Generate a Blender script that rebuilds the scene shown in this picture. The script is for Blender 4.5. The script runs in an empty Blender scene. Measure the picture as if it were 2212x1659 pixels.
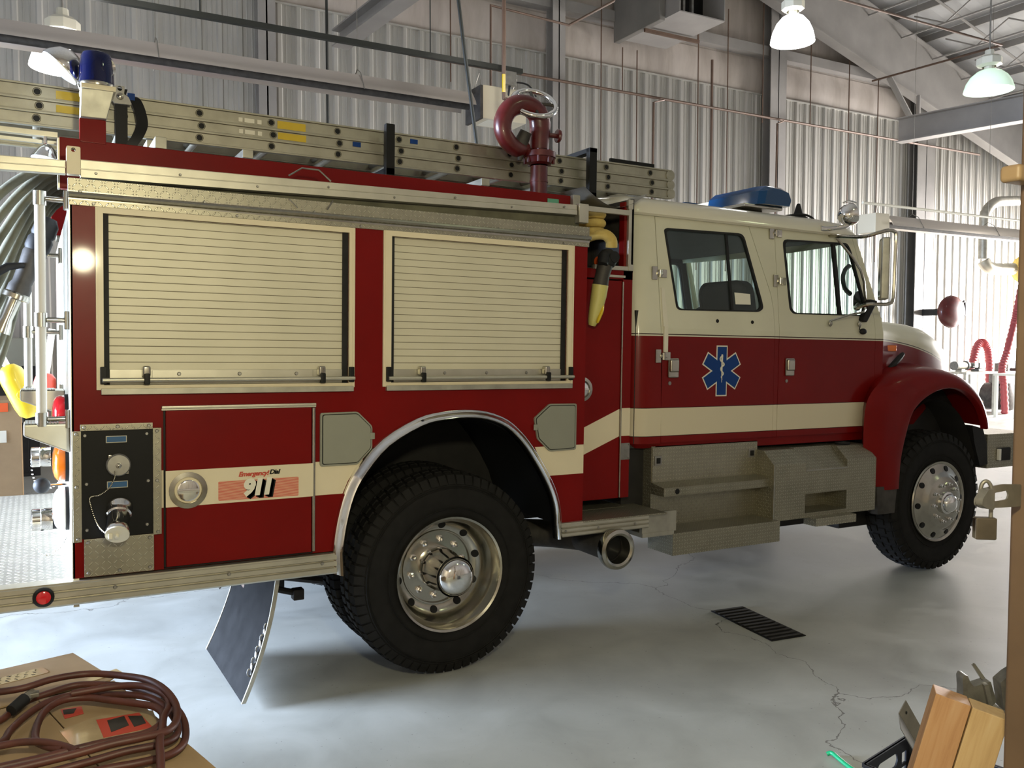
import bpy, bmesh, math, random
from mathutils import Vector, Matrix
from mathutils.geometry import tessellate_polygon
random.seed(7)
R=math.radians; PI=math.pi
SC=bpy.context.scene; COL=SC.collection
def V(*a): return Vector(a)
# ---------------------------------------------------------------- mesh builder
class MB:
    def __init__(s): s.bm=bmesh.new(); s.mi=0; s.wn=False
    def v(s,p): return s.bm.verts.new(p)
    def f(s,vs):
        try:
            f=s.bm.faces.new(vs); f.material_index=s.mi; return f
        except ValueError: return None
    def hexa(s,p,bev=0,seg=2):
        vs=[s.v(q) for q in p]
        fs=[s.f([vs[i] for i in q]) for q in ((0,3,2,1),(4,5,6,7),(0,1,5,4),(1,2,6,5),(2,3,7,6),(3,0,4,7))]
        if bev>0:
            s.wn=True
            es=list({e for f in fs for e in f.edges})
            bmesh.ops.bevel(s.bm,geom=es,offset=bev,segments=seg,affect='EDGES',profile=.5,material=s.mi)
        return s
    def box(s,x0,x1,y0,y1,z0,z1,bev=0,M=None,seg=2):
        p=[V(x,y,z) for z in (z0,z1) for x,y in ((x0,y0),(x1,y0),(x1,y1),(x0,y1))]
        if M is not None: p=[M@q for q in p]
        return s.hexa(p,bev,seg)
    def ring(s,c,a,b,r,seg,r2=None):
        r2=r if r2 is None else r2
        return [s.v(c+a*(r*math.cos(2*PI*i/seg))+b*(r2*math.sin(2*PI*i/seg))) for i in range(seg)]
    def bridge(s,A,B):
        n=len(A)
        for i in range(n): s.f([A[i],A[(i+1)%n],B[(i+1)%n],B[i]])
    @staticmethod
    def frame(d):
        d=d.normalized(); a=d.cross(V(0,0,1))
        if a.length<1e-3: a=d.cross(V(0,1,0))
        a.normalize(); return a,d.cross(a).normalized()
    def cyl(s,p0,p1,r0,r1=None,seg=18,cap=True):
        p0=V(*p0);p1=V(*p1);r1=r0 if r1 is None else r1
        a,b=s.frame(p1-p0)
        A=s.ring(p0,a,b,r0,seg);B=s.ring(p1,a,b,r1,seg); s.bridge(A,B)
        if cap: s.f(A[::-1]); s.f(B)
        return s
    def lathe(s,prof,o,ax,seg=32,a0=0,a1=2*PI):
        o=V(*o);ax=V(*ax).normalized();a,b=s.frame(ax); full=abs(a1-a0-2*PI)<1e-6
        prev=None
        for r,h in prof:
            c=o+ax*h
            if r<1e-5: cur=[s.v(c)]
            else: cur=[s.v(c+a*(r*math.cos(a0+(a1-a0)*i/seg))+b*(r*math.sin(a0+(a1-a0)*i/seg))) for i in range(seg if full else seg+1)]
            if prev:
                n=max(len(prev),len(cur))
                for i in range(n if full else n-1):
                    j=(i+1)%n
                    if len(prev)==1 and len(cur)>1: s.f([prev[0],cur[j],cur[i]])
                    elif len(cur)==1 and len(prev)>1: s.f([prev[i],prev[j],cur[0]])
                    elif len(cur)>1: s.f([prev[i],prev[j],cur[j],cur[i]])
            prev=cur
        return s
    def tube(s,pts,r,seg=8,closed=False,cap=True,smooth=0,r2=None,up=None):
        P=[V(*p) for p in pts]
        if smooth: P=catmull(P,smooth,closed)
        n=len(P); rs=r if isinstance(r,(list,tuple)) else None
        a=None; rings=[]
        for i in range(n):
            if closed: d=P[(i+1)%n]-P[i-1]
            else: d=P[min(i+1,n-1)]-P[max(i-1,0)]
            if d.length<1e-9: d=V(0,0,1)
            d.normalize()
            if up is not None: a=d.cross(V(*up)); a.normalize()
            elif a is None: a,_=s.frame(d)
            else:
                a=a-d*a.dot(d)
                if a.length<1e-6: a,_=s.frame(d)
                a.normalize()
            b=d.cross(a)
            if rs:
                t=i/(n-1)*(len(rs)-1); k=min(int(t),len(rs)-2); rr=rs[k]+(rs[k+1]-rs[k])*(t-k)
            else: rr=r
            rings.append(s.ring(P[i],a,b,rr,seg,(r2 if r2 is not None else rr)))
        for i in range(n-1): s.bridge(rings[i],rings[i+1])
        if closed: s.bridge(rings[-1],rings[0])
        elif cap: s.f(rings[0][::-1]); s.f(rings[-1])
        return s
    def prism(s,outer,w0,w1,fn,holes=(),side=True):
        """2D outline (with holes) extruded from w0 to w1; fn(u,v,w) gives the 3D point"""
        loops=[outer]+list(holes)
        tr=tessellate_polygon([[V(u,v,0) for u,v in L] for L in loops])
        flat=[q for L in loops for q in L]
        A=[s.v(fn(u,v,w0)) for u,v in flat]; B=[s.v(fn(u,v,w1)) for u,v in flat] if w1 is not None else None
        for t in tr:
            s.f([A[i] for i in t])
            if B: s.f([B[i] for i in reversed(t)])
        if B and side:
            k=0
            for L in loops:
                n=len(L)
                for i in range(n):
                    j=(i+1)%n; s.f([A[k+i],A[k+j],B[k+j],B[k+i]])
                k+=n
        return s
    def py(s,outer,y0,y1,holes=()): return s.prism(outer,y0,y1,lambda u,v,w:V(u,w,v),holes)
    def pz(s,outer,z0,z1,holes=()): return s.prism(outer,z0,z1,lambda u,v,w:V(u,v,w),holes)
    def px(s,outer,x0,x1,holes=()): return s.prism(outer,x0,x1,lambda u,v,w:V(w,u,v),holes)
    def sph(s,c,rx,ry=None,rz=None,seg=20,rings=12,M=None):
        ry=ry or rx; rz=rz or rx; c=V(*c); prev=None
        for k in range(rings+1):
            t=PI*k/rings
            if k in (0,rings): cur=[s.v(c+(M@V(0,0,rz*math.cos(t)) if M else V(0,0,rz*math.cos(t))))]
            else:
                cur=[]
                for i in range(seg):
                    q=V(rx*math.sin(t)*math.cos(2*PI*i/seg),ry*math.sin(t)*math.sin(2*PI*i/seg),rz*math.cos(t))
                    cur.append(s.v(c+(M@q if M else q)))
            if prev:
                for i in range(seg):
                    j=(i+1)%seg
                    if len(prev)==1: s.f([prev[0],cur[i],cur[j]])
                    elif len(cur)==1: s.f([prev[j],prev[i],cur[0]])
                    else: s.f([prev[i],cur[i],cur[j],prev[j]])
            prev=cur
        return s
    def loft(s,secs,capa=True,capb=True,closed=True):
        L=[[s.v(p) for p in sec] for sec in secs]
        for A,B in zip(L,L[1:]):
            n=len(A)
            for i in range(n if closed else n-1): s.f([A[i],A[(i+1)%n],B[(i+1)%n],B[i]])
        if capa: s.f(L[0][::-1])
        if capb: s.f(L[-1])
        return s
    def build(s,name,mat,parent=None,sm=38,loc=None,rot=None,fix=True):
        bm=s.bm
        bmesh.ops.remove_doubles(bm,verts=bm.verts,dist=1e-6)
        if fix: bmesh.ops.recalc_face_normals(bm,faces=bm.faces)
        uv=bm.loops.layers.uv.new('UVMap')
        for f in bm.faces:
            f.smooth=True; n=f.normal; ax=max(range(3),key=lambda i:abs(n[i]))
            i,j=((1,2),(0,2),(0,1))[ax]
            for l in f.loops: l[uv].uv=(l.vert.co[i],l.vert.co[j])
        lim=R(sm)
        for e in bm.edges:
            if len(e.link_faces)==2:
                if e.calc_face_angle(0)>lim: e.smooth=False
            else: e.smooth=False
        me=bpy.data.meshes.new(name); bm.to_mesh(me); bm.free()
        for m in (mat if isinstance(mat,(list,tuple)) else [mat]): me.materials.append(m)
        o=bpy.data.objects.new(name,me); COL.objects.link(o)
        if parent is not None: o.parent=parent
        if loc is not None: o.location=loc
        if rot is not None: o.rotation_euler=rot
        if s.wn:
            w=o.modifiers.new('weighted_normals','WEIGHTED_NORMAL'); w.keep_sharp=True; w.weight=100
        return o
def catmull(P,k,closed=False):
    n=len(P); out=[]
    for i in range(n if closed else n-1):
        if closed: a,b,c,d=P[i-1],P[i],P[(i+1)%n],P[(i+2)%n]
        else: a,b,c,d=P[max(i-1,0)],P[i],P[i+1],P[min(i+2,n-1)]
        for j in range(k):
            t=j/k
            out.append(.5*((2*b)+(c-a)*t+(2*a-5*b+4*c-d)*t*t+(3*b-a-3*c+d)*t**3))
    if not closed: out.append(P[-1])
    return out
def rrect(u0,u1,v0,v1,r,n=5):
    out=[]
    for cu,cv,a in ((u1-r,v1-r,0),(u0+r,v1-r,90),(u0+r,v0+r,180),(u1-r,v0+r,270)):
        for i in range(n+1):
            t=R(a+90*i/n); out.append((cu+r*math.cos(t),cv+r*math.sin(t)))
    return out
def rpoly(pts,r,n=4):
    """polygon with rounded corners"""
    out=[];m=len(pts)
    for i in range(m):
        p=V(*pts[i],0);a=V(*pts[i-1],0);b=V(*pts[(i+1)%m],0)
        d=min(r,(a-p).length*.45,(b-p).length*.45)
        s=p+(a-p).normalized()*d;e=p+(b-p).normalized()*d
        for k in range(n+1):
            t=k/n; q=s*(1-t)**2+p*2*t*(1-t)+e*t*t; out.append((q.x,q.y))
    return out
def circ(cu,cv,r,n=20,rv=None): return [(cu+r*math.cos(2*PI*i/n),cv+(rv or r)*math.sin(2*PI*i/n)) for i in range(n)]
def thing(name,label,cat,loc=(0,0,0),rot=(0,0,0),group=None):
    o=bpy.data.objects.new(name,None); COL.objects.link(o); o.location=loc; o.rotation_euler=rot
    o.empty_display_size=.1; o['label']=label; o['category']=cat
    if group: o['group']=group
    return o
def tag(o,label,cat,group=None):
    o['label']=label;o['category']=cat
    if group:o['group']=group
    return o
def struct(o,label=None):
    o['kind']='structure'
    if label:o['label']=label
    return o
def cp(o,parent=None,loc=None,rot=None):
    c=o.copy(); COL.objects.link(c)
    if parent is not None: c.parent=parent
    if loc is not None:c.location=loc
    if rot is not None:c.rotation_euler=rot
    return c
def cptree(o,loc,rot=None,label=None,parent=None):
    kids={}
    for q in list(COL.objects): kids.setdefault(q.parent,[]).append(q)
    def rec(a,par):
        c=a.copy(); COL.objects.link(c)
        if par is not None:c.parent=par
        for k in kids.get(a,[]): rec(k,c)
        return c
    c=rec(o,parent); c.location=loc
    if rot is not None:c.rotation_euler=rot
    if label:c['label']=label
    return c
# ---------------------------------------------------------------- materials
class Sh:
    def __init__(s,name):
        s.m=bpy.data.materials.new(name); s.m.use_nodes=True; s.t=s.m.node_tree; s.n=s.t.nodes; s.l=s.t.links
        s.b=s.n['Principled BSDF']; s.out=s.n['Material Output']
    def set(s,k,v):
        i=s.b.inputs[k]
        if hasattr(v,'is_linked') or isinstance(v,bpy.types.NodeSocket): s.l.new(v,i)
        else: i.default_value=v
    def node(s,t,**k):
        n=s.n.new(t)
        for a,b in k.items():
            if a.startswith('i_'): s.inp(n.inputs[int(a[2:]) if a[2:].isdigit() else a[2:].replace('_',' ')],b)
            else: setattr(n,a,b)
        return n
    def inp(s,i,v):
        if isinstance(v,bpy.types.NodeSocket): s.l.new(v,i)
        else: i.default_value=v
    def m_(s,op,a,b=0.,c=0.,clamp=False):
        n=s.n.new('ShaderNodeMath'); n.operation=op; n.use_clamp=clamp
        for i,v in zip(n.inputs,(a,b,c)): s.inp(i,v)
        return n.outputs[0]
    def uv(s):
        n=s.node('ShaderNodeUVMap'); x=s.node('ShaderNodeSeparateXYZ'); s.l.new(n.outputs[0],x.inputs[0])
        return x.outputs[0],x.outputs[1],n.outputs[0]
    def obj(s): return s.node('ShaderNodeTexCoord').outputs['Object']
    def noise(s,vec,scale,detail=4,rough=.55,dist=0):
        n=s.node('ShaderNodeTexNoise'); s.l.new(vec,n.inputs['Vector'])
        n.inputs['Scale'].default_value=scale;n.inputs['Detail'].default_value=detail;n.inputs['Roughness'].default_value=rough;n.inputs['Distortion'].default_value=dist
        return n.outputs[0]
    def ramp(s,fac,stops):
        n=s.node('ShaderNodeValToRGB'); s.l.new(fac,n.inputs[0]); cr=n.color_ramp
        while len(cr.elements)<len(stops): cr.elements.new(.5)
        for e,(p,c) in zip(cr.elements,stops): e.position=p; e.color=(*c,1) if len(c)==3 else c
        return n.outputs[0]
    def mix(s,f,a,b):
        n=s.node('ShaderNodeMix',data_type='RGBA')
        s.inp(n.inputs[0],f)
        for i,v in ((6,a),(7,b)):
            if isinstance(v,(tuple,list)): v=(*v,1) if len(v)==3 else v
            s.inp(n.inputs[i],v)
        return n.outputs[2]
    def bump(s,h,strength=.3,dist=.01):
        n=s.node('ShaderNodeBump'); s.l.new(h,n.inputs['Height']); n.inputs['Strength'].default_value=strength; n.inputs['Distance'].default_value=dist
        s.l.new(n.outputs[0],s.b.inputs['Normal']); return n.outputs[0]
def C(c): return (*c,1)
def pm(name,col,rough=.5,metal=0,coat=0,var=0,vs=6,bump=0,bs=40,em=None,es=1,tr=0,ior=1.45,spec=None,rv=0):
    s=Sh(name); s.set('Metallic',metal); s.set('Roughness',rough)
    if coat: s.set('Coat Weight',coat); s.set('Coat Roughness',.06)
    if spec is not None: s.set('Specular IOR Level',spec)
    if var or bump or rv: co=s.obj()
    if var:
        n=s.noise(co,vs,5)
        d=tuple(max(0,c*(1-var)) for c in col); l=tuple(min(1,c*(1+var)) for c in col)
        s.set('Base Color',s.ramp(n,[(.3,d),(.7,l)]))
    else: s.set('Base Color',C(col))
    if rv: s.set('Roughness',s.m_('MULTIPLY_ADD',s.noise(co,vs*1.7,4),rv*2,rough-rv,True))
    if bump: s.bump(s.noise(co,bs,3),bump,.004)
    if em: s.set('Emission Color',C(em)); s.set('Emission Strength',es)
    if tr: s.set('Transmission Weight',tr); s.set('IOR',ior)
    return s.m
def diamond(name,col,rough=.32,p=.024,metal=.8,h=.004):
    """tread plate: alternating raised lozenges"""
    s=Sh(name); u,v,uv=s.uv(); s.set('Metallic',metal)
    a=s.m_('DIVIDE',u,p); b=s.m_('DIVIDE',v,p)
    fa=s.m_('SUBTRACT',s.m_('FRACT',a),.5); fb=s.m_('SUBTRACT',s.m_('FRACT',b),.5)
    par=s.m_('MODULO',s.m_('ADD',s.m_('FLOOR',a),s.m_('FLOOR',b)),2.)
    par=s.m_('ABSOLUTE',par)
    sg=s.m_('MULTIPLY_ADD',par,2.,-1.)
    q=s.m_('MULTIPLY',fb,sg)
    al=s.m_('MULTIPLY',s.m_('ADD',fa,q),.7071/.50); ac=s.m_('MULTIPLY',s.m_('SUBTRACT',fa,q),.7071/.115)
    r=s.m_('ADD',s.m_('MULTIPLY',al,al),s.m_('MULTIPLY',ac,ac))
    hgt=s.m_('SUBTRACT',1.,r,clamp=True); hgt=s.m_('SMOOTH_MIN',hgt,.55,.3)
    n=s.noise(s.obj(),9,5)
    base=s.ramp(n,[(.25,tuple(c*.60 for c in col)),(.75,tuple(c*.80 for c in col))])
    wear=s.m_('GREATER_THAN',hgt,.18)
    s.set('Base Color',s.mix(wear,base,tuple(min(1,c*1.15) for c in col)))
    s.set('Roughness',s.m_('MULTIPLY_ADD',wear,-.10,rough+.08))
    s.bump(hgt,1.,h)
    return s.m
def ribbed(name,col,rough,p,axis=1,depth=.002,metal=1,duty=.5):
    s=Sh(name); u,v,uv=s.uv(); s.set('Metallic',metal)
    w=s.m_('FRACT',s.m_('DIVIDE',v if axis else u,p))
    tri=s.m_('ABSOLUTE',s.m_('SUBTRACT',w,.5))
    h=s.m_('SMOOTH_MIN',s.m_('MULTIPLY',tri,4.),.8,.3)
    n=s.noise(s.obj(),12,4)
    s.set('Base Color',s.ramp(n,[(.3,tuple(c*.8 for c in col)),(.7,col)])); s.set('Roughness',rough)
    s.bump(h,1.,depth); return s.m
MT={}
MT['red']=pm('red_paint',(.155,.0035,.003),.34,0,.08,var=.10,vs=3,rv=.05,spec=.12)
MT['redold']=pm('aged_red_paint',(.16,.008,.010),.38,0,.35,var=.25,vs=14)
MT['white']=pm('cream_white_paint',(.66,.62,.50),.3,0,.6,var=.03,vs=2)
MT['cream']=pm('cream_stripe',(.68,.60,.43),.4,0,.2,var=.03,vs=5)
MT['alu']=pm('aluminium',(.52,.495,.415),.42,.85,var=.10,vs=7,rv=.08)
MT['alud']=pm('dull_aluminium',(.40,.385,.33),.5,.75,var=.18,vs=9,rv=.08)
MT['dp']=diamond('diamond_plate',(.47,.44,.345))
MT['dps']=diamond('fine_diamond_plate',(.40,.375,.29),.34,.021,h=.0035)
MT['dpf']=diamond('worn_tread_plate',(.55,.52,.45),.4,.030,h=.004)
MT['chrome']=pm('chrome',(.80,.79,.77),.09,1)
MT['chromed']=pm('polished_alloy',(.43,.41,.355),.2,1,var=.08,vs=20)
MT['steel']=pm('grey_steel',(.30,.29,.27),.45,.8,var=.2,vs=14)
MT['black']=pm('black_rubber',(.012,.012,.013),.62,0,var=.3,vs=20,spec=.3)
MT['tire']=pm('tyre_rubber',(.0085,.008,.0075),.78,0,var=.3,vs=15,spec=.22)
MT['blk']=pm('black_paint',(.006,.006,.006),.5,spec=.25)
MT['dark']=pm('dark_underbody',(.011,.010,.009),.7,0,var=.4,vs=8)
MT['rusty']=pm('rusty_steel',(.10,.065,.045),.7,.2,var=.3,vs=15)
MT['flap']=pm('mud_flap_rubber',(.012,.012,.012),.95,0,var=.2,vs=10,spec=.05)
MT['grease']=pm('dusty_black_steel',(.05,.045,.04),.6,.3,var=.4,vs=12)
MT['hatch']=pm('grey_fuel_hatch',(.27,.275,.225),.45,.25,var=.03)
MT['blue']=pm('emergency_blue',(.005,.04,.19),.4,0,0,spec=.2)
MT['wht']=pm('white_vinyl',(.72,.69,.58),.4)
MT['labelblue']=pm('blue_label',(.02,.09,.22),.35)
MT['redvinyl']=pm('red_vinyl',(.5,.06,.035),.45)
MT['blackvinyl']=pm('black_vinyl',(.006,.006,.006),.5,spec=.2)
MT['glass']=pm('cab_glass',(.80,.90,.87),.02,0,tr=1,ior=1.02,spec=.5)
s=Sh('tinted_window'); s.n.remove(s.b)
g=s.node('ShaderNodeBsdfGlossy'); g.inputs['Roughness'].default_value=.02; t=s.node('ShaderNodeBsdfTransparent'); t.inputs[0].default_value=(.86,.94,.91,1)
ge=s.node('ShaderNodeNewGeometry'); dt=s.node('ShaderNodeVectorMath',operation='DOT_PRODUCT'); s.l.new(ge.outputs['Incoming'],dt.inputs[0]); s.l.new(ge.outputs['Normal'],dt.inputs[1])
fz=s.m_('POWER',s.m_('SUBTRACT',1.,s.m_('ABSOLUTE',dt.outputs['Value'])),5.); mx=s.node('ShaderNodeMixShader')
s.l.new(s.m_('MULTIPLY_ADD',fz,.9,.035),mx.inputs[0]); s.l.new(t.outputs[0],mx.inputs[1]); s.l.new(g.outputs[0],mx.inputs[2]); s.l.new(mx.outputs[0],s.out.inputs[0])
MT['glass']=s.m
MT['lensred']=pm('red_lens',(.62,.012,.02),.15,0,.5,em=(.6,.01,.02),es=0)
MT['lensamber']=pm('amber_lens',(.75,.17,.01),.18,0,.5)
MT['lensclear']=pm('clear_lens',(.85,.83,.76),.2,0,.5)
MT['bluedome']=pm('blue_dome',(.0015,.006,.06),.06,0,.8,tr=.35,ior=1.3)
MT['bluebar']=pm('blue_light_bar',(.008,.06,.17),.14,0,.5,tr=.15,ior=1.3)
MT['gunred']=pm('deck_gun_red',(.075,.0045,.005),.36,0,.25,var=.25,vs=16)  # lowered below the body red to carry the shade on the gun
MT['ladder']=pm('ladder_aluminium',(.36,.34,.275),.46,.8,var=.12,vs=10,rv=.08)
MT['hosetan']=pm('canvas_hose',(.13,.125,.085),.9,0,var=.25,vs=9,bump=.3,bs=90)
MT['yhose']=pm('yellow_hose_jacket',(.50,.36,.10),.8,0,var=.15,vs=14,bump=.3,bs=120)
MT['ynozzle']=pm('yellow_plastic',(.60,.42,.015),.35,0,.2,var=.08)
MT['lime']=pm('lime_jacket',(.55,.50,.16),.5)
MT['orange']=pm('orange_plastic',(.72,.10,.015),.4)
MT['interior']=pm('dark_cab_interior',(.028,.026,.024),.75,0,var=.2)
MT['seat']=pm('seat_cloth',(.03,.028,.026),.9)
MT['board']=pm('cardboard',(.31,.21,.11),.85,0,var=.12,vs=4,bump=.15,bs=30)
MT['boardedge']=pm('cardboard_edge',(.20,.13,.065),.9)
MT['tape']=pm('packing_tape',(.42,.32,.19),.18,0,.4,var=.15,vs=12)
MT['hred']=pm('faded_red_duct',(.30,.05,.055),.6)
MT['rail']=pm('ivory_rail',(.42,.38,.31),.4)
MT['rhose']=pm('red_rubber_hose',(.075,.021,.014),.5,0,var=.35,vs=9)
MT['ltan']=pm('tan_plastic',(.27,.18,.095),.5)
MT['pad']=pm('padlock_brass_steel',(.085,.068,.05),.5,.5,var=.15,vs=30)
MT['galv']=pm('galvanised_steel',(.22,.205,.175),.45,.6,var=.15,vs=20)
MT['cast']=pm('grey_casting',(.17,.165,.15),.55,.6,var=.25,vs=25,bump=.2,bs=60)
MT['green']=pm('green_plastic',(.01,.36,.15),.4)
MT['crate']=pm('dark_milk_crate',(.022,.025,.035),.45)
MT['fuzz']=pm('green_tag',(.10,.33,.22),.5)
MT['wood']=None
s=Sh('pine_lumber'); co=s.obj(); mp=s.node('ShaderNodeMapping'); s.l.new(co,mp.inputs[0]); mp.inputs['Scale'].default_value=(14,14,1.2)
n=s.noise(mp.outputs[0],2.2,6,.6,1.2)
s.set('Base Color',s.ramp(n,[(.3,(.34,.17,.075)),(.5,(.42,.23,.11)),(.75,(.46,.28,.15))])); s.set('Roughness',.65); s.bump(n,.15,.002); MT['wood']=s.m
s=Sh('pale_pine_lumber'); co=s.obj(); mp=s.node('ShaderNodeMapping'); s.l.new(co,mp.inputs[0]); mp.inputs['Scale'].default_value=(14,14,1.2)
n=s.noise(mp.outputs[0],2.2,6,.6,1.2)
s.set('Base Color',s.ramp(n,[(.3,(.42,.27,.125)),(.55,(.50,.34,.17)),(.75,(.53,.38,.21))])); s.set('Roughness',.65); s.bump(n,.15,.002); MT['wood2']=s.m
# roller shutter slats
s=Sh('roller_shutter_slats'); u,v,uv=s.uv(); w=s.m_('FRACT',s.m_('DIVIDE',s.m_('SUBTRACT',v,1.597),.0345))
ln=s.m_('LESS_THAN',w,.07); n=s.noise(s.obj(),3,4)
base=s.ramp(n,[(.3,(.57,.535,.41)),(.7,(.63,.59,.455))])
s.set('Base Color',s.mix(ln,base,(.17,.14,.085))); s.set('Roughness',.46); s.set('Metallic',.12)
s.bump(s.m_('SMOOTH_MIN',s.m_('MULTIPLY',w,8.),1.,.2),.7,.003); MT['slat']=s.m
# rub rail extrusion
MT['rub']=ribbed('ribbed_rub_rail',(.60,.56,.46),.4,.0305,1,.006,.85)
MT['tread']=ribbed('ribbed_step_tread',(.3,.29,.25),.5,.012,0,.004,.8)
# concrete
s=Sh('polished_concrete'); co=s.obj()
n1=s.noise(co,.35,6,.6); n2=s.noise(co,2.2,8,.62,.6); n3=s.noise(co,16,5,.6)
base=s.ramp(s.m_('MULTIPLY_ADD',n2,.55,s.m_('MULTIPLY',n1,.45)),[(.32,(.26,.26,.235)),(.5,(.345,.348,.318)),(.68,(.42,.423,.395))])
dk=s.ramp(s.noise(co,1.1,8,.7,1.5),[(.62,(0,0,0)),(.74,(1,1,1))])
col=s.mix(s.m_('MULTIPLY',dk,.35),base,(.20,.175,.12))
vo=s.node('ShaderNodeTexVoronoi',feature='DISTANCE_TO_EDGE'); wob=s.node('ShaderNodeVectorMath',operation='MULTIPLY_ADD')
nn=s.node('ShaderNodeTexNoise'); s.l.new(co,nn.inputs['Vector']); nn.inputs['Scale'].default_value=3.; nn.inputs['Detail'].default_value=6
s.l.new(nn.outputs[1],wob.inputs[0]); wob.inputs[1].default_value=(.5,.5,.5); s.l.new(co,wob.inputs[2])
s.l.new(wob.outputs[0],vo.inputs['Vector']); vo.inputs['Scale'].default_value=.27
crack=s.m_('LESS_THAN',vo.outputs[0],.0009)
sp=s.noise(co,55,2,.4); speck=s.m_('GREATER_THAN',sp,.735)
col=s.mix(s.m_('MULTIPLY',s.m_('MAXIMUM',crack,s.m_('MULTIPLY',speck,.6)),.75),col,(.07,.065,.055))
s.set('Base Color',col); s.set('Roughness',s.m_('MULTIPLY_ADD',n2,.35,.22)); s.set('Specular IOR Level',.5)
s.bump(n3,.05,.004); MT['concrete']=s.m
s=Sh('white_wall_sheet'); co=s.obj(); mp=s.node('ShaderNodeMapping'); s.l.new(co,mp.inputs[0]); mp.inputs['Scale'].default_value=(1.1,1.1,.12)
n=s.noise(mp.outputs[0],2.5,6,.6)
s.set('Base Color',s.ramp(n,[(.3,(.40,.39,.355)),(.7,(.54,.525,.49))])); s.set('Roughness',.42); s.set('Metallic',.35); MT['sheet']=s.m
s=Sh('insulation_vinyl'); co=s.obj(); mp=s.node('ShaderNodeMapping'); s.l.new(co,mp.inputs[0]); mp.inputs['Scale'].default_value=(1.6,1.6,.25)
n=s.noise(mp.outputs[0],1.4,6,.6,.4)
s.set('Base Color',s.ramp(n,[(.3,(.33,.285,.245)),(.55,(.46,.41,.37)),(.75,(.52,.47,.43))])); s.set('Roughness',.5); s.bump(s.noise(co,1.2,3),.5,.05); MT['vinyl']=s.m
s=Sh('roof_vinyl'); co=s.obj(); u,v,uv=s.uv()
n=s.noise(co,1.3,5); s.set('Base Color',s.ramp(n,[(.3,(.40,.40,.41)),(.7,(.52,.52,.525))])); s.set('Roughness',.5)
w=s.m_('FRACT',s.m_('DIVIDE',v,.61)); s.bump(s.m_('ABSOLUTE',s.m_('SUBTRACT',w,.5)),.8,.06); MT['roof']=s.m
MT['beam']=pm('grey_beam_paint',(.30,.285,.27),.5,.1,var=.12,vs=1.5)
MT['beamd']=pm('dark_grey_beam_paint',(.19,.18,.165),.5,.1,var=.15,vs=1.5)
MT['pipeb']=pm('brown_pipe',(.13,.08,.055),.5,.2,var=.2,vs=5)
MT['black2']=pm('black_rail',(.022,.024,.02),.5)
MT['heater']=pm('heater_cream_paint',(.62,.56,.43),.45)
MT['refl']=pm('heater_reflector',(.55,.50,.45),.35,.75)
MT['lampw']=pm('lamp_body',(.6,.58,.48),.4)
s=Sh('lit_lamp_dome'); s.set('Base Color',(.9,.9,.88,1)); s.set('Roughness',.3); s.set('Emission Color',(1,.98,.94,1)); s.set('Emission Strength',9); MT['dome']=s.m
s=Sh('lit_green_dome'); s.set('Base Color',(.75,.85,.75,1)); s.set('Roughness',.2); s.set('Emission Color',(.72,1,.76,1)); s.set('Emission Strength',.55); MT['domeg']=s.m
s=Sh('lamp_bulb'); s.set('Emission Color',(1,.98,.93,1)); s.set('Emission Strength',30); MT['bulb']=s.m
MT['jamb']=pm('brown_door_jamb',(.13,.08,.047),.55,0,.0,var=.12,vs=6)
MT['jambe']=pm('lit_jamb_edge',(.24,.18,.135),.35,.2,var=.1,vs=20)  # paler than the jamb: light on the rounded corner put into the colour
MT['mat']=pm('black_drain_grate',(.018,.016,.012),.6,.2)
# ================================================================ FIRE ENGINE (local frame: x forward, y away from the viewer, z up)
TR=thing('fire_engine','red and cream crew-cab fire engine with blue beacon, parked indoors on the concrete','fire engine',(1.87,4.0,0),(0,R(.87),0))
FZ=lambda x:x*math.tan(R(.87))     # floor height under the raked truck
def part(mb,name,mat,par=TR,sm=38,label=None):
    o=mb.build(name,MT[mat] if isinstance(mat,str) else [MT[m] for m in mat],par,sm)
    if label:o['label']=label
    return o
def bolt(par,x,z,y=-.006,r=.008,mat='steel',name='bolt',ax=(0,-1,0)):
    return part(MB().lathe([(0,.006),(r*.7,.006),(r,0)],(x,y,z),ax,10),name,mat,par)
# ---- body
ARCH=[(-.632,.722),(-.612,.86),(-.570,1.01),(-.505,1.12),(-.385,1.248),(-.207,1.343),(-.08,1.371),(.052,1.379),(.18,1.366),(.30,1.322),(.39,1.25),(.455,1.175),(.535,1.06),(.600,.945),(.635,.84),(.647,.735)]
SH1=(-1.635,-.566,1.536,2.257); SH2=(-.350,.685,1.536,2.257)
def rc(t,g=0): return [(t[0]-g,t[2]-g),(t[1]+g,t[2]-g),(t[1]+g,t[3]+g),(t[0]-g,t[3]+g)]
body=part(MB().py([(-1.757,.722)]+ARCH+[(.81,.735),(.815,2.29),(-1.757,2.29)],0,.03,[rc(SH1),rc(SH2)]),'body_side','red')
m=MB().box(-1.757,.81,2.41,2.44,.722,2.29); part(m,'body_side','red')
m=MB(); m.box(-1.757,-1.735,.002,2.438,.60,2.30); m.box(-1.757,-1.735,.002,.40,2.30,2.385); m.box(-1.76,-1.75,0,.012,.722,2.29); part(m,'rear_panel','alu')
m=MB(); m.box(.79,.81,.03,2.41,.74,2.3); part(m,'body_front_panel','red')
m=MB(); m.box(-1.73,.79,.75,2.41,.74,.76); m.box(-1.73,.79,.75,.77,.74,2.28); m.box(-1.73,.79,.03,2.41,2.28,2.30); part(m,'body_inner_shell','dark')
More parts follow.
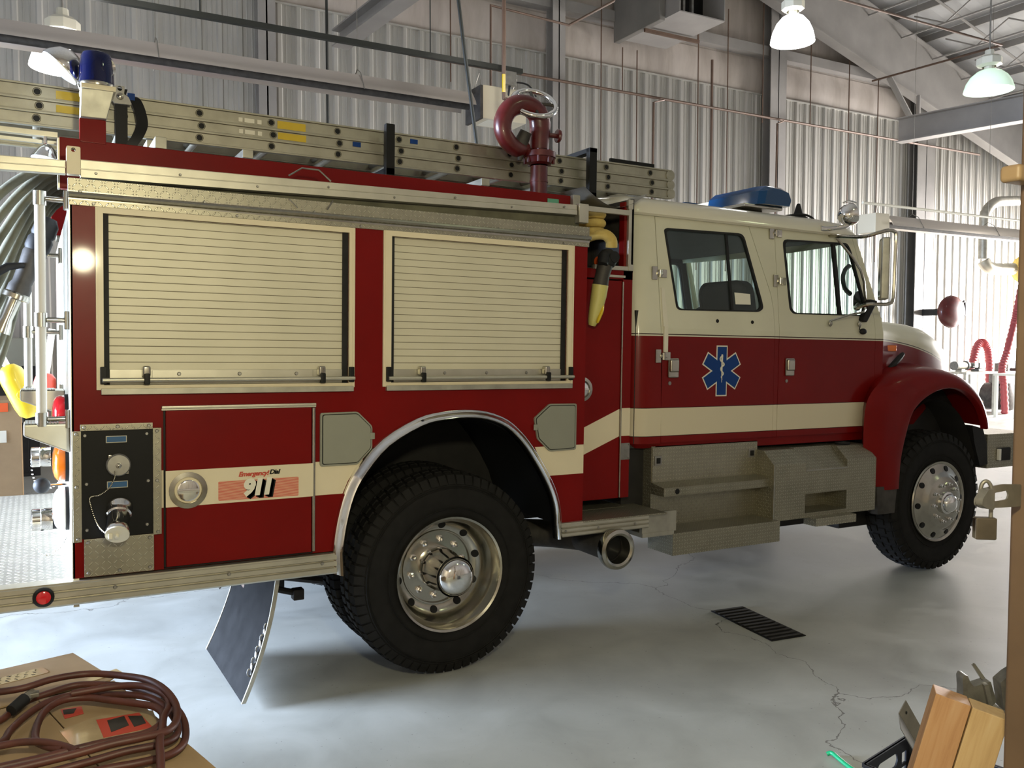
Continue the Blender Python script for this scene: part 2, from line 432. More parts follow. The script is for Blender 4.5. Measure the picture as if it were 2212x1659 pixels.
# wheel well liner
A=[V(x,0,z) for x,z in ARCH]
m=MB(); m.loft([[p+V(0,.03,0),p+V(0,.76,0)] for p in A],False,False,False); part(m,'wheel_well','blk',sm=60)
m=MB(); 
prof=[]
cen=V(.0,0,.62)
for p in catmull([V(x,0,z) for x,z in ARCH]+[V(.655,0,.665)],3):
    d=(p-cen).normalized(); d2=V(d.x,0,d.z)
    prof.append([p+d2*.014+V(0,-.004,0),p+d2*.012+V(0,-.022,0),p-d2*.002+V(0,-.03,0),p-d2*.008+V(0,-.05,0),p-d2*.022+V(0,-.058,0),p-d2*.036+V(0,-.045,0),p-d2*.038+V(0,0,0)])
e0=[q+V(.006,0,-.11) for q in prof[0]]
m.loft([e0]+prof); part(m,'wheel_arch_trim','chrome',sm=50)
# cream stripe on the body
m=MB(); m.py([(-1.395,.997),(-.735,.999),(-.735,1.157),(-1.395,1.158)],-.016,-.0145); 
# (stripe pieces behind)
st=MB(); st.py([(-1.41,.995),(-1.402,.995),(-1.402,1.16),(-1.41,1.16)],-.0015,0); part(st,'stripe','cream'); st=MB()
st.py([(-.742,.999),(-.592,.999),(-.565,1.06),(-.52,1.12),(-.49,1.16),(-.742,1.16)],-.0015,0); part(st,'stripe','cream'); st=MB()
st.py([(.565,1.012),(.81,1.013),(.81,1.176),(.49,1.176),(.52,1.11)],-.0015,0); part(st,'stripe','cream')
# lower compartment door
d=part(MB().box(-1.393,-.748,-.014,.0,.732,1.423,bev=.004),'compartment_door','red')
part(m,'stripe','cream',d)
part(MB().box(-1.41,-.728,-.022,.0,1.430,1.443,bev=.003).box(-1.41,-.728,-.016,0,1.424,1.431),'drip_rail','alu',d)
part(MB().cyl((-.737,-.008,.735),(-.737,-.008,1.42),.009,seg=10),'hinge','chromed',d)
part(MB().box(-1.402,-1.394,-.004,.001,.728,1.428).box(-1.402,-.74,-.004,.001,.724,.731),'door_gap','blk',d)
def dhandle(par,x,z,y,r,name='door_handle'):
    h=part(MB().lathe([(r,0),(r,.005),(r*.74,.008),(r*.70,.0),(r*.55,-.008),(0,-.012)],(x,y,z),(0,-1,0),32),name,'chromed',par)
    m=MB(); m.lathe([(r*.60,.0),(r*.58,.014),(r*.5,.018),(0,.02)],(x,y+.004,z),(0,-1,0),28); m.box(x-r*.56,x+r*.56,y-.019,y-.012,z-.008,z+.008,.003)
    part(m,'turn_ring','chrome',par)
    return h
dhandle(d,-1.302,1.068,-.016,.081)
# 911 decal
dec=MT['decal']=ribbed('red_lined_decal',(.62,.10,.06),.45,.006,1,.0002,0)
nt=dec.node_tree
s=Sh('red_lined_decal2'); u,v,uv=s.uv(); w=s.m_('LESS_THAN',s.m_('FRACT',s.m_('DIVIDE',v,.0052)),.68)
s.set('Base Color',s.mix(w,(.70,.60,.42),(.55,.055,.03))); s.set('Roughness',.45); MT['decal']=s.m
part(MB().py(rpoly([(-1.174,1.010),(-.811,1.008),(-.811,1.098),(-1.174,1.098)],.006),-.0172,-.016),'decal','decal',d)
def text(body,size,mat,name,par,fn,shear=0,off=0,ext=.0004,space=1,sx=1):
    c=bpy.data.curves.new(name,'FONT'); c.body=body; c.size=size; c.shear=shear; c.offset=off; c.extrude=ext; c.space_character=space; c.resolution_u=3
    o=bpy.data.objects.new(name,c); COL.objects.link(o)
    dg=bpy.context.evaluated_depsgraph_get(); me=bpy.data.meshes.new_from_object(o.evaluated_get(dg)); bpy.data.objects.remove(o)
    for vv in me.vertices: vv.co=fn(vv.co.x*sx,vv.co.y,vv.co.z)
    me.materials.clear(); me.materials.append(MT[mat]); me.name=name
    q=bpy.data.objects.new(name,me); COL.objects.link(q); q.parent=par; return q
fy=lambda x0,z0,y:(lambda u,v,w:V(x0+u,y-w,z0+v))
text('Emergency!',.029,'redvinyl','lettering',d,fy(-1.086,1.115,-.0172),.25,.0012,.0004,.92,1.08)
text('Dial',.029,'blackvinyl','lettering',d,fy(-.947,1.118,-.0172),.25,.0012,.0004,.92,1.08)
text('911',.098,'blackvinyl','shadow_numerals',d,fy(-1.062,1.024,-.0176),.18,.0065,.0003,.86,1.0)
text('911',.098,'blackvinyl','shadow_numerals',d,fy(-1.056,1.020,-.0176),.18,.0065,.0003,.86,1.0)
text('911',.098,'blackvinyl','shadow_numerals',d,fy(-1.050,1.017,-.0176),.18,.0065,.0003,.86,1.0)
text('911',.098,'wht','numerals',d,fy(-1.068,1.030,-.0184),.18,.0065,.0004,.86,1.0)
# roller shutters
def shutter(S,fr):
    x0,x1,z0,z1=S; X0,X1,Z0,Z1=fr
    f=MB(); f.py([(X0,Z0),(X1,Z0),(X1,Z1),(X0,Z1)],-.012,.03,[[(x0,z0),(x1,z0),(x1,z1),(x0,z1)]])
    f.box(X0+.008,X0+.012,-.015,-.011,Z0,Z1); f.box(X1-.012,X1-.008,-.015,-.011,Z0,Z1)
    fo=part(f,'shutter_frame','cream')
    s=part(MB().box(x0+.022,x1-.025,.022,.03,z0+.065,z1),'roller_shutter','slat')
    part(MB().box(x0,x0+.0225,.012,.03,z0,z1),'guide_seal','black',fo); part(MB().box(x1-.026,x1,.012,.03,z0,z1),'guide_seal','black',fo)
    part(MB().box(x0+.022,x1-.025,.014,.03,z0,z0+.066,.003).box(x0+.19,x1-.17,.008,.016,z0+.025,z0+.062,.002),'bottom_rail','alu',s)
    part(MB().box(x0,x1,-.004,.03,z0-.012,z0),'sill_seal','black',fo)
    part(MB().box(X0+.017,X1-.007,-.024,0,z0-.040,z0-.014,.002),'sill','alud',fo)
    L=part(MB().cyl((X0+.022,-.032,z0+.022),(X1-.006,-.032,z0+.024),.0095,seg=12),'lift_bar','alu',s)
    for xx in (x0+.165,x1-.135):
        b=MB(); b.box(xx-.016,xx+.016,-.03,.012,z0+.035,z0+.082,.008,seg=3); part(b,'latch_cover','chromed',s)
        b=MB(); b.box(xx-.012,xx+.012,-.046,-.02,z0+.002,z0+.05,.005); part(b,'latch_hook','blk',s)
    for xx in (X0+.026,X1-.018):
        part(MB().box(xx-.012,xx+.012,-.03,-.012,z0+.005,z0+.078,.003),'end_catch','blk',fo)
    for k in range(3): bolt(s,x0+.30+k*(x1-x0-.55)/2,z0+.046,.008,.009)
    return s
shutter(SH1,(-1.664,-.538,1.516,2.281)); shutter(SH2,(-.392,.722,1.516,2.283))
# grey fuel / cylinder hatches
def hatch(pts,hinge):
    p=rpoly(pts,.012); o=part(MB().py(p,-.012,0),'fuel_hatch','hatch',sm=30)
    cx=sum(q[0] for q in pts)/len(pts);cz=sum(q[1] for q in pts)/len(pts)
    inn=lambda k:[(cx+(u-cx)*k,cz+(v-cz)*k) for u,v in p]
    m=MB(); m.py(inn(.94),-.0135,-.012,[inn(.915)[::-1]]); part(m,'hatch_gasket','blk',o)
    part(MB().py(inn(.91),-.016,-.012),'hatch_lid','hatch',o)
    part(MB().box(hinge[0]-.012,hinge[0]+.012,-.02,-.01,hinge[1]-.016,hinge[1]+.016,.003),'hatch_latch','hatch',o)
hatch([(-.706,1.138),(-.520,1.138),(-.446,1.213),(-.446,1.323),(-.521,1.396),(-.706,1.394)],(-.447,1.275))
hatch([(.752,1.152),(.579,1.148),(.500,1.22),(.478,1.335),(.574,1.411),(.752,1.409)],(.485,1.285))
# pump inlet panel
ip=part(MB().box(-1.725,-1.445,-.008,0,.888,1.347),'inlet_panel','blackvinyl')
f=MB(); f.box(-1.727,-1.446,-.014,0,1.345,1.372,.001); part(f,'tread_plate_strip','dp',ip)
f=MB(); f.box(-1.756,-1.724,-.014,0,.877,1.344,.001); part(f,'tread_plate_strip','dp',ip)
f=MB(); f.box(-1.446,-1.412,-.016,0,.883,1.349,.001); part(f,'tread_plate_strip','dp',ip)
kp=part(MB().box(-1.716,-1.443,-.012,0,.726,.886,.001),'kick_plate','dp')
for x,z in ((-1.70,.872),(-1.58,.872),(-1.46,.872),(-1.70,.742),(-1.58,.742),(-1.46,.742)): bolt(kp,x,z,-.012)
for x,z in ((-1.71,1.325),(-1.47,1.325),(-1.705,1.12),(-1.465,1.12),(-1.705,.925),(-1.47,.93)): bolt(ip,x,z,-.008)
for x,z,y in ((-1.742,1.333,-.014),(-1.742,1.11,-.014),(-1.738,.89,-.014),(-1.43,1.336,-.016),(-1.43,1.12,-.016),(-1.427,.895,-.016),(-1.712,1.36,-.014),(-1.585,1.36,-.014),(-1.462,1.36,-.014)): bolt(ip,x,z,y)
for x0,z0,z1 in ((-1.627,1.294,1.317),(-1.624,1.10,1.123)):
    part(MB().box(x0-.003,x0+.078,-.0095,-.008,z0-.003,z1+.003),'label_border','alud',ip); part(MB().box(x0,x0+.075,-.0105,-.008,z0,z1),'label_plate','labelblue',ip)
cap=part(MB().lathe([(.048,0),(.048,.016),(.043,.022),(.0,.024)],(-1.583,-.008,1.196),(0,-1,0),32),'inlet_cap','steel',ip)
part(MB().lathe([(.012,0),(.012,.012),(.006,.016),(0,.016)],(-1.583,-.03,1.196),(0,-1,0),6).box(-1.622,-1.608,-.022,-.01,1.225,1.240,.002).box(-1.556,-1.542,-.022,-.01,1.155,1.168,.002),'cap_lug','chromed',ip)
ax=V(-.12,-.75,-.55).normalized(); o0=V(-1.578,-.008,1.016)
part(MB().lathe([(.052,0),(.052,.012),(.047,.02),(.047,.035),(.050,.037),(.050,.05),(.044,.055),(.043,.12),(.046,.125),(.046,.15),(.044,.156)],o0,ax,32),'inlet_elbow','chrome',ip)
part(MB().lathe([(.047,.156),(.047,.163),(.0,.1635)],o0,ax,32).lathe([(.008,.16),(.008,.178),(0,.18)],o0,ax,10).box(-1.632,-1.616,-.145,-.125,.905,.93,.003),'elbow_cap','wht',ip,label='white faced cap on chrome elbow')
pts=catmull([V(-1.597,-.035,1.172),V(-1.60,-.03,1.14),V(-1.62,-.02,1.10),V(-1.655,-.014,1.072),V(-1.692,-.012,1.062),V(-1.688,-.014,1.02),V(-1.672,-.03,.965),V(-1.655,-.06,.935),V(-1.630,-.11,.918),V(-1.622,-.13,.917)],7)
m=MB()
for p in pts: m.sph(p,.0036,seg=6,rings=4)
part(m,'bead_chain','chromed',ip)
# rub rail and tailboard
def grooved(x0,x1,z0,z1,y0=-.03,y1=.05,n=3):
    P=[(y1,z0),(y0+.004,z0)]; h=(z1-z0)
    for k in range(n):
        a=z0+h*(.03+k*.97/n); b=z0+h*((k+1)*.97/n)
        P+=[(y0,a+.004),(y0,b-.006),(y0+.004,b-.003)]
        if k<n-1: P+=[(y0+.012,b-.002),(y0+.012,b+.003),(y0+.004,b+.004)]
    P+=[(y0+.004,z1),(y1,z1)]
    return MB().px(P,x0,x1)
rr=part(grooved(-2.45,-.628,.618,.716),'rub_rail','alu',sm=20)
rf=part(grooved(.648,1.262,.666,.744),'rub_rail','alu',sm=20)
for x in (-1.60,-1.13,-.70): bolt(rr,x,.675,-.031,.009,'steel')
bolt(rf,.68,.70,-.031)
for x in (.9,1.16): bolt(rf,x,.70,-.031)
mk=part(MB().lathe([(.040,0),(.040,.012),(.034,.017),(.028,.014)],(-1.868,-.03,.668),(0,-1,0),28),'marker_light','black')
part(MB().lathe([(.029,.0),(.027,.016),(.018,.020),(0,.021)],(-1.868,-.03,.668),(0,-1,0),24),'lens','lensred',mk)
part(MB().box(-2.45,-1.757,.0,2.44,.690,.705),'tailboard','dpf')
part(MB().box(-2.45,-2.40,.05,2.44,.62,.69),'tailboard_edge','alu')
# top trim band, gutters
part(MB().box(-1.765,.819,-.012,.012,2.338,2.392,.002),'tread_plate_trim','dp')
m=MB(); m.tube([(-1.764,-.020,2.322),(.820,-.020,2.330)],.0125,8); m.box(-1.764,.82,-.012,.002,2.305,2.34); gt=part(m,'gutter','chromed')
for k in range(6): bolt(gt,-1.72+k*.49,2.338,-.016,.007,'steel')
tt=part(MB().box(-1.762,.819,-.010,.006,2.282,2.306,.001),'tread_plate_trim','dp')
for k in range(5): bolt(tt,-1.67+k*.58,2.292,-.010,.007,'steel')
part(MB().box(-1.757,.81,0,.28,2.372,2.388),'top_deck','dps'); part(MB().box(-1.757,.81,2.16,2.44,2.372,2.388),'top_deck','dps')
# upper rail of the hinged rack
def srail(x0,x1,z0a,z1a,z0b,z1b,y0=-.012,y1=.03):
    m=MB(); zm=lambda a,b,t:a+(b-a)*t
    for t0,t1,dy in ((0,.47,0),(.50,1,.004)):
        m.hexa([V(x0,y0+dy,zm(z0a,z1a,t0)),V(x1,y0+dy,zm(z0b,z1b,t0)),V(x1,y1,zm(z0b,z1b,t0)),V(x0,y1,zm(z0a,z1a,t0)),V(x0,y0+dy,zm(z0a,z1a,t1)),V(x1,y0+dy,zm(z0b,z1b,t1)),V(x1,y1,zm(z0b,z1b,t1)),V(x0,y1,zm(z0a,z1a,t1))],.003)
    m.hexa([V(x0,y0+.006,z0a),V(x1,y0+.006,z0b),V(x1,y1,z0b),V(x0,y1,z0a),V(x0,y0+.006,z1a),V(x1,y0+.006,z1b),V(x1,y1,z1b),V(x0,y1,z1a)])
    return m
rk=part(srail(-1.718,.735,2.396,2.470,2.453,2.508),'rack_rail','alu')
m=srail(-2.75,-1.772,2.372,2.436,2.405,2.460); part(m,'rear_rail','alu')
for k in range(8): bolt(rk,-1.66+k*.33,2.43+k*.0068+(.012 if k%2 else -.012),-.013,.006,'steel')
b=MB(); b.py(rpoly([(-1.769,2.404),(-1.718,2.404),(-1.718,2.517),(-1.769,2.517)],.006),-.026,.02,[circ(-1.744,2.503,.009,12)]); b=part(b,'rail_bracket','cream')
part(MB().tube([(-1.744,-.03,2.503),(-1.744,-.015,2.515),(-1.744,.01,2.512)],.004,6),'pin','chromed',b)
b=MB(); b.box(.741,.803,-.024,.02,2.412,2.516,.003); b=part(b,'rail_bracket','alu')
part(MB().box(.80,1.10,-.006,.018,2.482,2.511,.002),'front_bar','alu')
part(MB().box(-1.70,.80,.07,.08,2.388,2.47),'rack_tray','hosetan')
for x in (-.80,-.74): 
    s_=1 if x<-.77 else -1
part(MB().tube([(-.86,-.014,2.495),(-.80,-.02,2.535),(-.72,-.02,2.535),(-.66,-.014,2.49)],.0042,6).tube([(-.86,-.014,2.39),(-.82,-.02,2.35)],.004,6).tube([(-.68,-.02,2.355),(-.65,-.014,2.40)],.004,6),'wire_handle','chromed')
# hose bed walls
hb=part(MB().box(-1.787,.90,.25,.29,2.385,2.607,.003),'hose_bed_wall','red')
part(MB().box(-1.787,.90,2.15,2.19,2.385,2.607,.003),'hose_bed_wall','red')
part(MB().box(-1.795,-1.787,.24,.30,2.385,2.60),'wall_edge_trim','alu',hb)
part(MB().box(-1.60,.90,.29,2.15,2.40,2.42),'hose_bed_floor','alud')
part(MB().box(.88,.92,.29,2.15,2.385,2.60),'hose_bed_bulkhead','red')
part(MB().box(.70,.775,.246,.25,2.555,2.578),'green_tag','fuzz',hb)
part(MB().box(.855,.905,.215,.25,2.55,2.61,.004).cyl((.88,.23,2.50),(.88,.23,2.55),.008,seg=8),'rack_lock','alud')
# beacon post
bp=part(MB().box(-1.708,-1.603,.245,.30,2.595,2.70,.003),'beacon_post','red')
part(MB().hexa([V(-1.706,.215,2.697),V(-1.602,.215,2.70),V(-1.602,.34,2.70),V(-1.706,.34,2.697),V(-1.702,.195,2.815),V(-1.572,.195,2.822),V(-1.572,.35,2.822),V(-1.702,.35,2.815)],.004),'beacon_box','alud',bp)
q=MB(); q.box(-1.704,-1.566,.185,.36,2.816,2.838,.003); q=part(q,'beacon_bracket','cream',bp)
bc=part(MB().lathe([(.070,0),(.074,.008),(.072,.022),(.066,.024)],(-1.638,.27,2.838),(0,0,1),32),'beacon_base','chromed')
part(MB().lathe([(.0725,.020),(.0715,.03),(.069,.085),(.064,.135),(.056,.152),(.035,.160),(0,.161)],(-1.638,.27,2.838),(0,0,1),32),'beacon_dome','bluedome',bc,label='deep blue tapered beacon dome')
part(MB().cyl((-1.638,.27,2.84),(-1.638,.27,2.93),.022,seg=12).lathe([(.006,0),(.03,.02),(.04,.035)],(-1.615,.25,2.93),(.6,-.7,.1),16),'beacon_lamp','chrome',bc)
# scene floodlight behind the beacon (tilts down to the rear)
ax=V(-.66,.02,-.75).normalized(); c0=V(-1.775,.36,2.935)
fl=part(MB().lathe([(0,-.085),(.035,-.083),(.065,-.06),(.085,-.025),(.092,.0),(.090,.006)],c0,ax,32),'floodlight','chrome')
part(MB().lathe([(.09,.0),(.088,.01),(.06,.020),(0,.026)],c0,ax,32),'floodlight_lens','lensclear',fl,label='large white floodlight lens')
part(MB().tube([c0-ax*.05,(-1.70,.37,2.88),(-1.68,.36,2.82)],.012,8),'floodlight_stem','chrome',fl)
# small scene light hung from the rear rail
ax=V(-.15,-.1,-1).normalized(); c0=V(-1.84,.35,2.52)
f2=part(MB().lathe([(0,-.07),(.018,-.066),(.04,-.04),(.058,-.005),(.06,0)],c0,ax,24),'work_light','chrome'); part(MB().lathe([(.058,0),(.03,.012),(0,.014)],c0,ax,20),'work_light_lens','lensclear',f2)
part(MB().cyl((-1.84,.35,2.585),(-1.84,.35,2.64),.008,seg=8),'work_light_stem','chrome',f2)
part(MB().box(-2.7,-1.79,.34,.38,2.62,2.645,.003).box(-2.7,-1.79,.40,.42,2.60,2.615),'rear_rail','alu')
# ---- deck gun
gx,gy=.765,.45
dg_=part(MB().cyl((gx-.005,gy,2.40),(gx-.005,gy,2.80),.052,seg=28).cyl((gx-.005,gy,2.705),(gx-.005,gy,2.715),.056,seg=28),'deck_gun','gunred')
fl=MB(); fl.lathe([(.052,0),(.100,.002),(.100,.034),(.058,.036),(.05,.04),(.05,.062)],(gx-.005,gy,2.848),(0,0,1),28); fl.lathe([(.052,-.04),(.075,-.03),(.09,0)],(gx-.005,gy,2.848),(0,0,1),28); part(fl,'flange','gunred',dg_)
for k in range(8):
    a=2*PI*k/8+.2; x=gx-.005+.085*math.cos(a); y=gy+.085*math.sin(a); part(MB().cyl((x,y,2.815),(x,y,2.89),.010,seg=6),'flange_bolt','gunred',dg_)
ring=[V(gx-.005,gy,2.90),V(gx-.004,gy,2.98),V(gx-.002,gy,3.04),V(gx-.02,gy-.005,3.10),V(gx-.075,gy-.01,3.137),V(gx-.145,gy-.01,3.145),V(gx-.215,gy-.01,3.11),V(gx-.258,gy-.01,3.04),V(gx-.255,gy-.01,2.965),V(gx-.205,gy-.005,2.905),V(gx-.15,gy,2.885),V(gx-.09,gy+.02,2.905)]
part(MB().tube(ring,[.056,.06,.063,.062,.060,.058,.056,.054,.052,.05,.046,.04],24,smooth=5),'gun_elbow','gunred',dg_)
m=MB(); m.cyl((gx-.135,gy+.01,2.905),(gx-.11,gy-.02,2.99),.045,.035,seg=18); m.cyl((gx-.14,gy,2.82),(gx-.13,gy,2.90),.012,.04,seg=14); part(m,'outlet_casting','grease',dg_)
part(MB().lathe([(.02,0),(.028,.01),(.028,.04),(.018,.055)],(gx-.16,gy-.01,3.13),(-.5,-.2,.8),16),'gauge_port','grease',dg_)
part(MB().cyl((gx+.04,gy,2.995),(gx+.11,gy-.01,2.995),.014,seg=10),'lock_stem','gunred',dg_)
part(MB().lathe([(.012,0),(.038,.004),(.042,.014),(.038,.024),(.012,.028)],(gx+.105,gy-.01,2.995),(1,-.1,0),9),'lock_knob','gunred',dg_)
hw=V(.715,gy-.01,3.165); hax=V(-.18,-.72,.67).normalized()
a_,b_=MB.frame(hax)
wh=part(MB().tube([hw+a_*(.130*math.cos(t))+b_*(.130*math.sin(t)) for t in [2*PI*i/40 for i in range(40)]],.0165,12,closed=True),'handwheel','chrome',dg_)
part(MB().cyl(hw-hax*.10,hw-hax*.0,.017,seg=12).cyl(hw-a_*.115,hw+a_*.115,.010,seg=8).cyl(hw-b_*.115,hw+b_*.115,.010,seg=8),'wheel_spindle','grease',dg_)
# ---- pump compartment between body and cab
PY=.2
mp_=part(MB().box(.80,1.205,PY,PY+.03,.81,2.125,.003),'pump_panel_door','red')
part(MB().box(1.213,1.283,PY,PY+.05,.81,2.60,.002),'pump_panel','red'); part(MB().box(.8,1.283,PY,PY+.05,2.135,2.19),'pump_panel','red')
part(MB().cyl((1.209,PY-.004,.815),(1.209,PY-.004,2.12),.006,seg=8),'hinge','chromed',mp_)
part(MB().box(1.05,1.222,PY-.012,PY,2.143,2.158,.002),'drip_rail','alu',mp_)
m=MB(); m.py([(.80,1.005),(.948,1.088),(1.202,1.187),(1.202,1.353),(.948,1.250),(.80,1.185)],PY-.0015,PY); part(m,'stripe','cream',mp_)
m=MB(); m.py([(1.215,1.188),(1.282,1.188),(1.282,1.357),(1.215,1.357)],PY-.0015,PY); part(m,'stripe','cream')
t_=part(MB().box(1.206,1.282,PY-.004,PY,1.043,1.144,.001),'data_plate','steel')
for x,z in ((1.214,1.052),(1.274,1.052),(1.214,1.135),(1.274,1.135)): bolt(t_,x,z,PY-.004,.005)
dhandle(mp_,.925,1.476,PY-.003,.072)
part(MB().box(.795,1.286,.24,1.0,.738,.746),'pump_step','dps'); part(MB().box(.80,1.40,-.028,.36,.735,.745),'pump_step','dps')
part(MB().box(.80,1.29,.56,.58,.74,2.2),'pump_bulkhead','dark'); part(MB().box(.80,1.28,PY+.03,.6,2.18,2.20),'crosslay_floor','dark')
# crosslay opening frame
cf=MB(); cf.box(1.232,1.256,PY-.02,PY+.004,2.19,2.612,.003); cf.box(.99,1.27,PY-.02,PY+.004,2.186,2.212,.003); cf.box(1.225,1.262,PY-.024,PY,2.555,2.612,.003); cf.box(1.235,1.27,PY-.024,PY,2.186,2.225,.003); part(cf,'crosslay_frame','alu')
part(MB().box(.80,1.285,.62,.64,2.18,2.62),'crosslay_divider','dark'); part(MB().box(1.262,1.285,PY,2.2,2.18,2.62),'crosslay_side','grease')
cv=MB(); cv.loft([[V(.90+.46*t,y,2.655-.10*math.sin(PI*t)-.03*((y-.2)/.4 if y<.6 else 1)*0) for t in [i/10 for i in range(11)]] for y in (.17,.5,1.2,2.2)],False,False,False)
part(cv,'crosslay_cover','alud',sm=60)
part(MB().cyl((1.0,-.075,.575),(1.0,.42,.575),.082,seg=28,cap=False).cyl((1.0,.40,.575),(1.0,.41,.575),.08,seg=28),'exhaust_pipe','grease')
ex=part(MB().lathe([(.112,.03),(.118,0),(.114,-.02),(.095,-.028),(.082,-.02),(.080,.05)],(1.0,-.07,.575),(0,1,0),36),'exhaust_tip','chromed')
part(MB().lathe([(.079,.06),(0,.062)],(1.0,-.07,.575),(0,1,0),30),'exhaust_bore','blk',ex)
part(MB().tube([(1.0,.3,.575),(.85,.5,.57),(.6,.7,.56)],.085,16,smooth=4),'exhaust_run','grease')
# ---- wheels
def tire_mesh(kind):
    m=MB(); r=.53
    prof=[(.292,.03),(.30,.015),(.33,.004),(.39,-.006),(.44,-.008),(.475,.0),(.498,.016),(.510,.03),(.520,.045),(.523,.14),(.520,.235),(.510,.25),(.498,.264),(.475,.28),(.44,.288),(.33,.276),(.292,.25)]
    m.lathe(prof,(0,0,0),(0,1,0),72)
    for rr in (.345,.452,.462): m.lathe([(rr,-.0055),(rr+.003,-.0095),(rr+.006,-.0055)],(0,0,0),(0,1,0),72)
    n=62 if kind=='rear' else 44
    for i in range(n):
        t=2*PI*i/n
        M=Matrix.Rotation(t,4,'Y')
        w=PI*.52/n*(.78 if kind=='rear' else .66)
        for y0,y1,sk in ((.028,.075,.0),(.078,.136,.5),(.144,.202,1.),(.205,.252,.5)):
            k=sk*PI*.52/n*.9
            rt=.532 if 0.07<(y0+y1)/2<.2 else .530
            p=[V(k-w,y0,.505),V(k+w,y0,.505),V(k+w,y1,.505),V(k-w,y1,.505),V(k-w*.92,y0+.004,rt-(.012 if y0<.03 else 0)),V(k+w*.92,y0+.004,rt-(.012 if y0<.03 else 0)),V(k+w*.92,y1-.004,rt-(.012 if y1>.25 else 0)),V(k-w*.92,y1-.004,rt-(.012 if y1>.25 else 0))]
            m.hexa([M@q for q in p])
        # shoulder lug running down the sidewall
        d=.0 if kind=='rear' else .018
        p=[V(-w,.026,.515),V(w,.026,.515),V(w,.0,.470-d),V(-w,.0,.470-d),V(-w,.018-d*.3,.521),V(w,.018-d*.3,.521),V(w,-.004-d*.2,.474-d),V(-w,-.004-d*.2,.474-d)]
        m.hexa([M@q for q in p])
    return m
def lugs(par,n,r,y,sz,a0=0):
    base=None
    for k in range(n):
        t=2*PI*k/n+a0; c=(r*math.cos(t),0,r*math.sin(t))
        if base is None:
            base=MB().lathe([(sz*.62,0),(sz*.62,.004),(sz*.5,.004),(sz*.5,.016),(sz*.30,.020),(sz*.28,.033),(sz*.12,.036),(0,.036)],(0,y,0),(0,-1,0),6).build('lug_nut',MT['chrome'],par,20); base.location=c
        else: cp(base,par,c)
def wheel_rear(x,y,flip=False,rim=True):
    w=tire_mesh('rear').build('wheel',[MT['tire']],TR,30); w.location=(x,y,.53+FZ(x)-.002)
    if flip: w.rotation_euler=(0,0,PI)
    if rim:
        m=MB(); m.lathe([(.296,.03),(.306,.0),(.303,-.006),(.292,.0),(.284,.02),(.272,.036),(.268,.06),(.262,.115),(.256,.14),(.246,.158),(.212,.178),(.203,.178),(.200,.168),(.194,.168),(.190,.182),(.112,.184)],(0,.0,0),(0,1,0),64)
        m.mi=1
        ax=V(0,0,0)
        for k in range(10):
            t=2*PI*(k+.35)/10; c=V(.229*math.cos(t),.167,.229*math.sin(t)); n=V(-.45*math.cos(t),-.9,-.45*math.sin(t))
            m.lathe([(.021,.002),(.0,.0025)],c,n,18)
        m.build('rim',[MT['chromed'],MT['blk']],w,35)
        MB().lathe([(.115,.186),(.112,.10),(.100,.085),(.098,-.04),(.104,-.045),(.106,-.055)],(0,0,0),(0,1,0),40).build('hub',MT['chrome'],w,40)
        MB().lathe([(.100,-.05),(.100,-.062),(.092,-.08),(.07,-.098),(.04,-.108),(0,-.111)],(0,0,0),(0,1,0),40).build('hub_cap',MT['chrome'],w,50)
        lugs(w,10,.152,.182,.032,.2)
    else:
        MB().lathe([(.296,.03),(.30,.0),(.27,.02),(.25,.16),(0,.165)],(0,0,0),(0,1,0),40).build('rim',MT['grease'],w)
    return w
def wheel_front(x,y,flip=False):
    w=tire_mesh('front').build('wheel',[MT['tire']],TR,30); w.location=(x,y,.53+FZ(x)-.002)
    if flip: w.rotation_euler=(0,0,PI)
    m=MB(); m.lathe([(.296,.03),(.310,-.002),(.305,-.012),(.292,-.010),(.285,-.004),(.236,-.022),(.215,-.034),(.198,-.052),(.188,-.058),(.08,-.062)],(0,0,0),(0,1,0),64)
    m.mi=1
    for k in range(10):
        t=2*PI*(k+.1)/10; c=V(.256*math.cos(t),-.0165,.256*math.sin(t)); n=V(.3*math.cos(t),-1,.3*math.sin(t)); m.lathe([(.022,.002),(0,.0025)],c,n,18)
    m.build('rim',[MT['chromed'],MT['blk']],w,35)
    MB().lathe([(.085,-.06),(.084,-.085),(.070,-.09),(.066,-.115),(.05,-.128),(0,-.132)],(0,0,0),(0,1,0),36).build('hub_cap',MT['chrome'],w,45)
    lugs(w,10,.142,-.060,.028,.1)
    return w
wheel_rear(0.0,.015); wheel_rear(0.0,.345,rim=False); wheel_rear(0.0,2.425,True); wheel_rear(0,2.095,True,False)
wheel_front(4.10,.06); wheel_front(4.10,2.38,True)
# ---- chassis
m=MB(); m.box(-1.7,5.0,.80,.88,.60,.84); m.box(-1.7,5.0,1.56,1.64,.60,.84)
for x in (-1.5,-.9,.9,1.6,2.6,3.4,4.6): m.box(x-.05,x+.05,.88,1.56,.64,.80)
part(m,'chassis_frame','dark')
m=MB(); m.cyl((0,.3,.53),(0,2.15,.53),.085,seg=16); m.sph((0,1.22,.53),.22,.2,.22); part(m,'rear_axle','dark')
m=MB(); m.cyl((4.1,.3,.60),(4.1,2.15,.60),.07,seg=16); m.sph((4.1,1.35,.60),.2,.18,.2); part(m,'front_axle','dark')
for y in (.83,1.6):
    m=MB()
    for k in range(5):
        L=.72-.1*k; m.loft([[V(x,y-.04,.62+.22*(x/.72)**2-.016*k),V(x,y+.04,.62+.22*(x/.72)**2-.016*k),V(x,y+.04,.634+.22*(x/.72)**2-.016*k),V(x,y-.04,.634+.22*(x/.72)**2-.016*k)] for x in [-L+2*L*i/12 for i in range(13)]])
    part(m,'leaf_spring','grease')
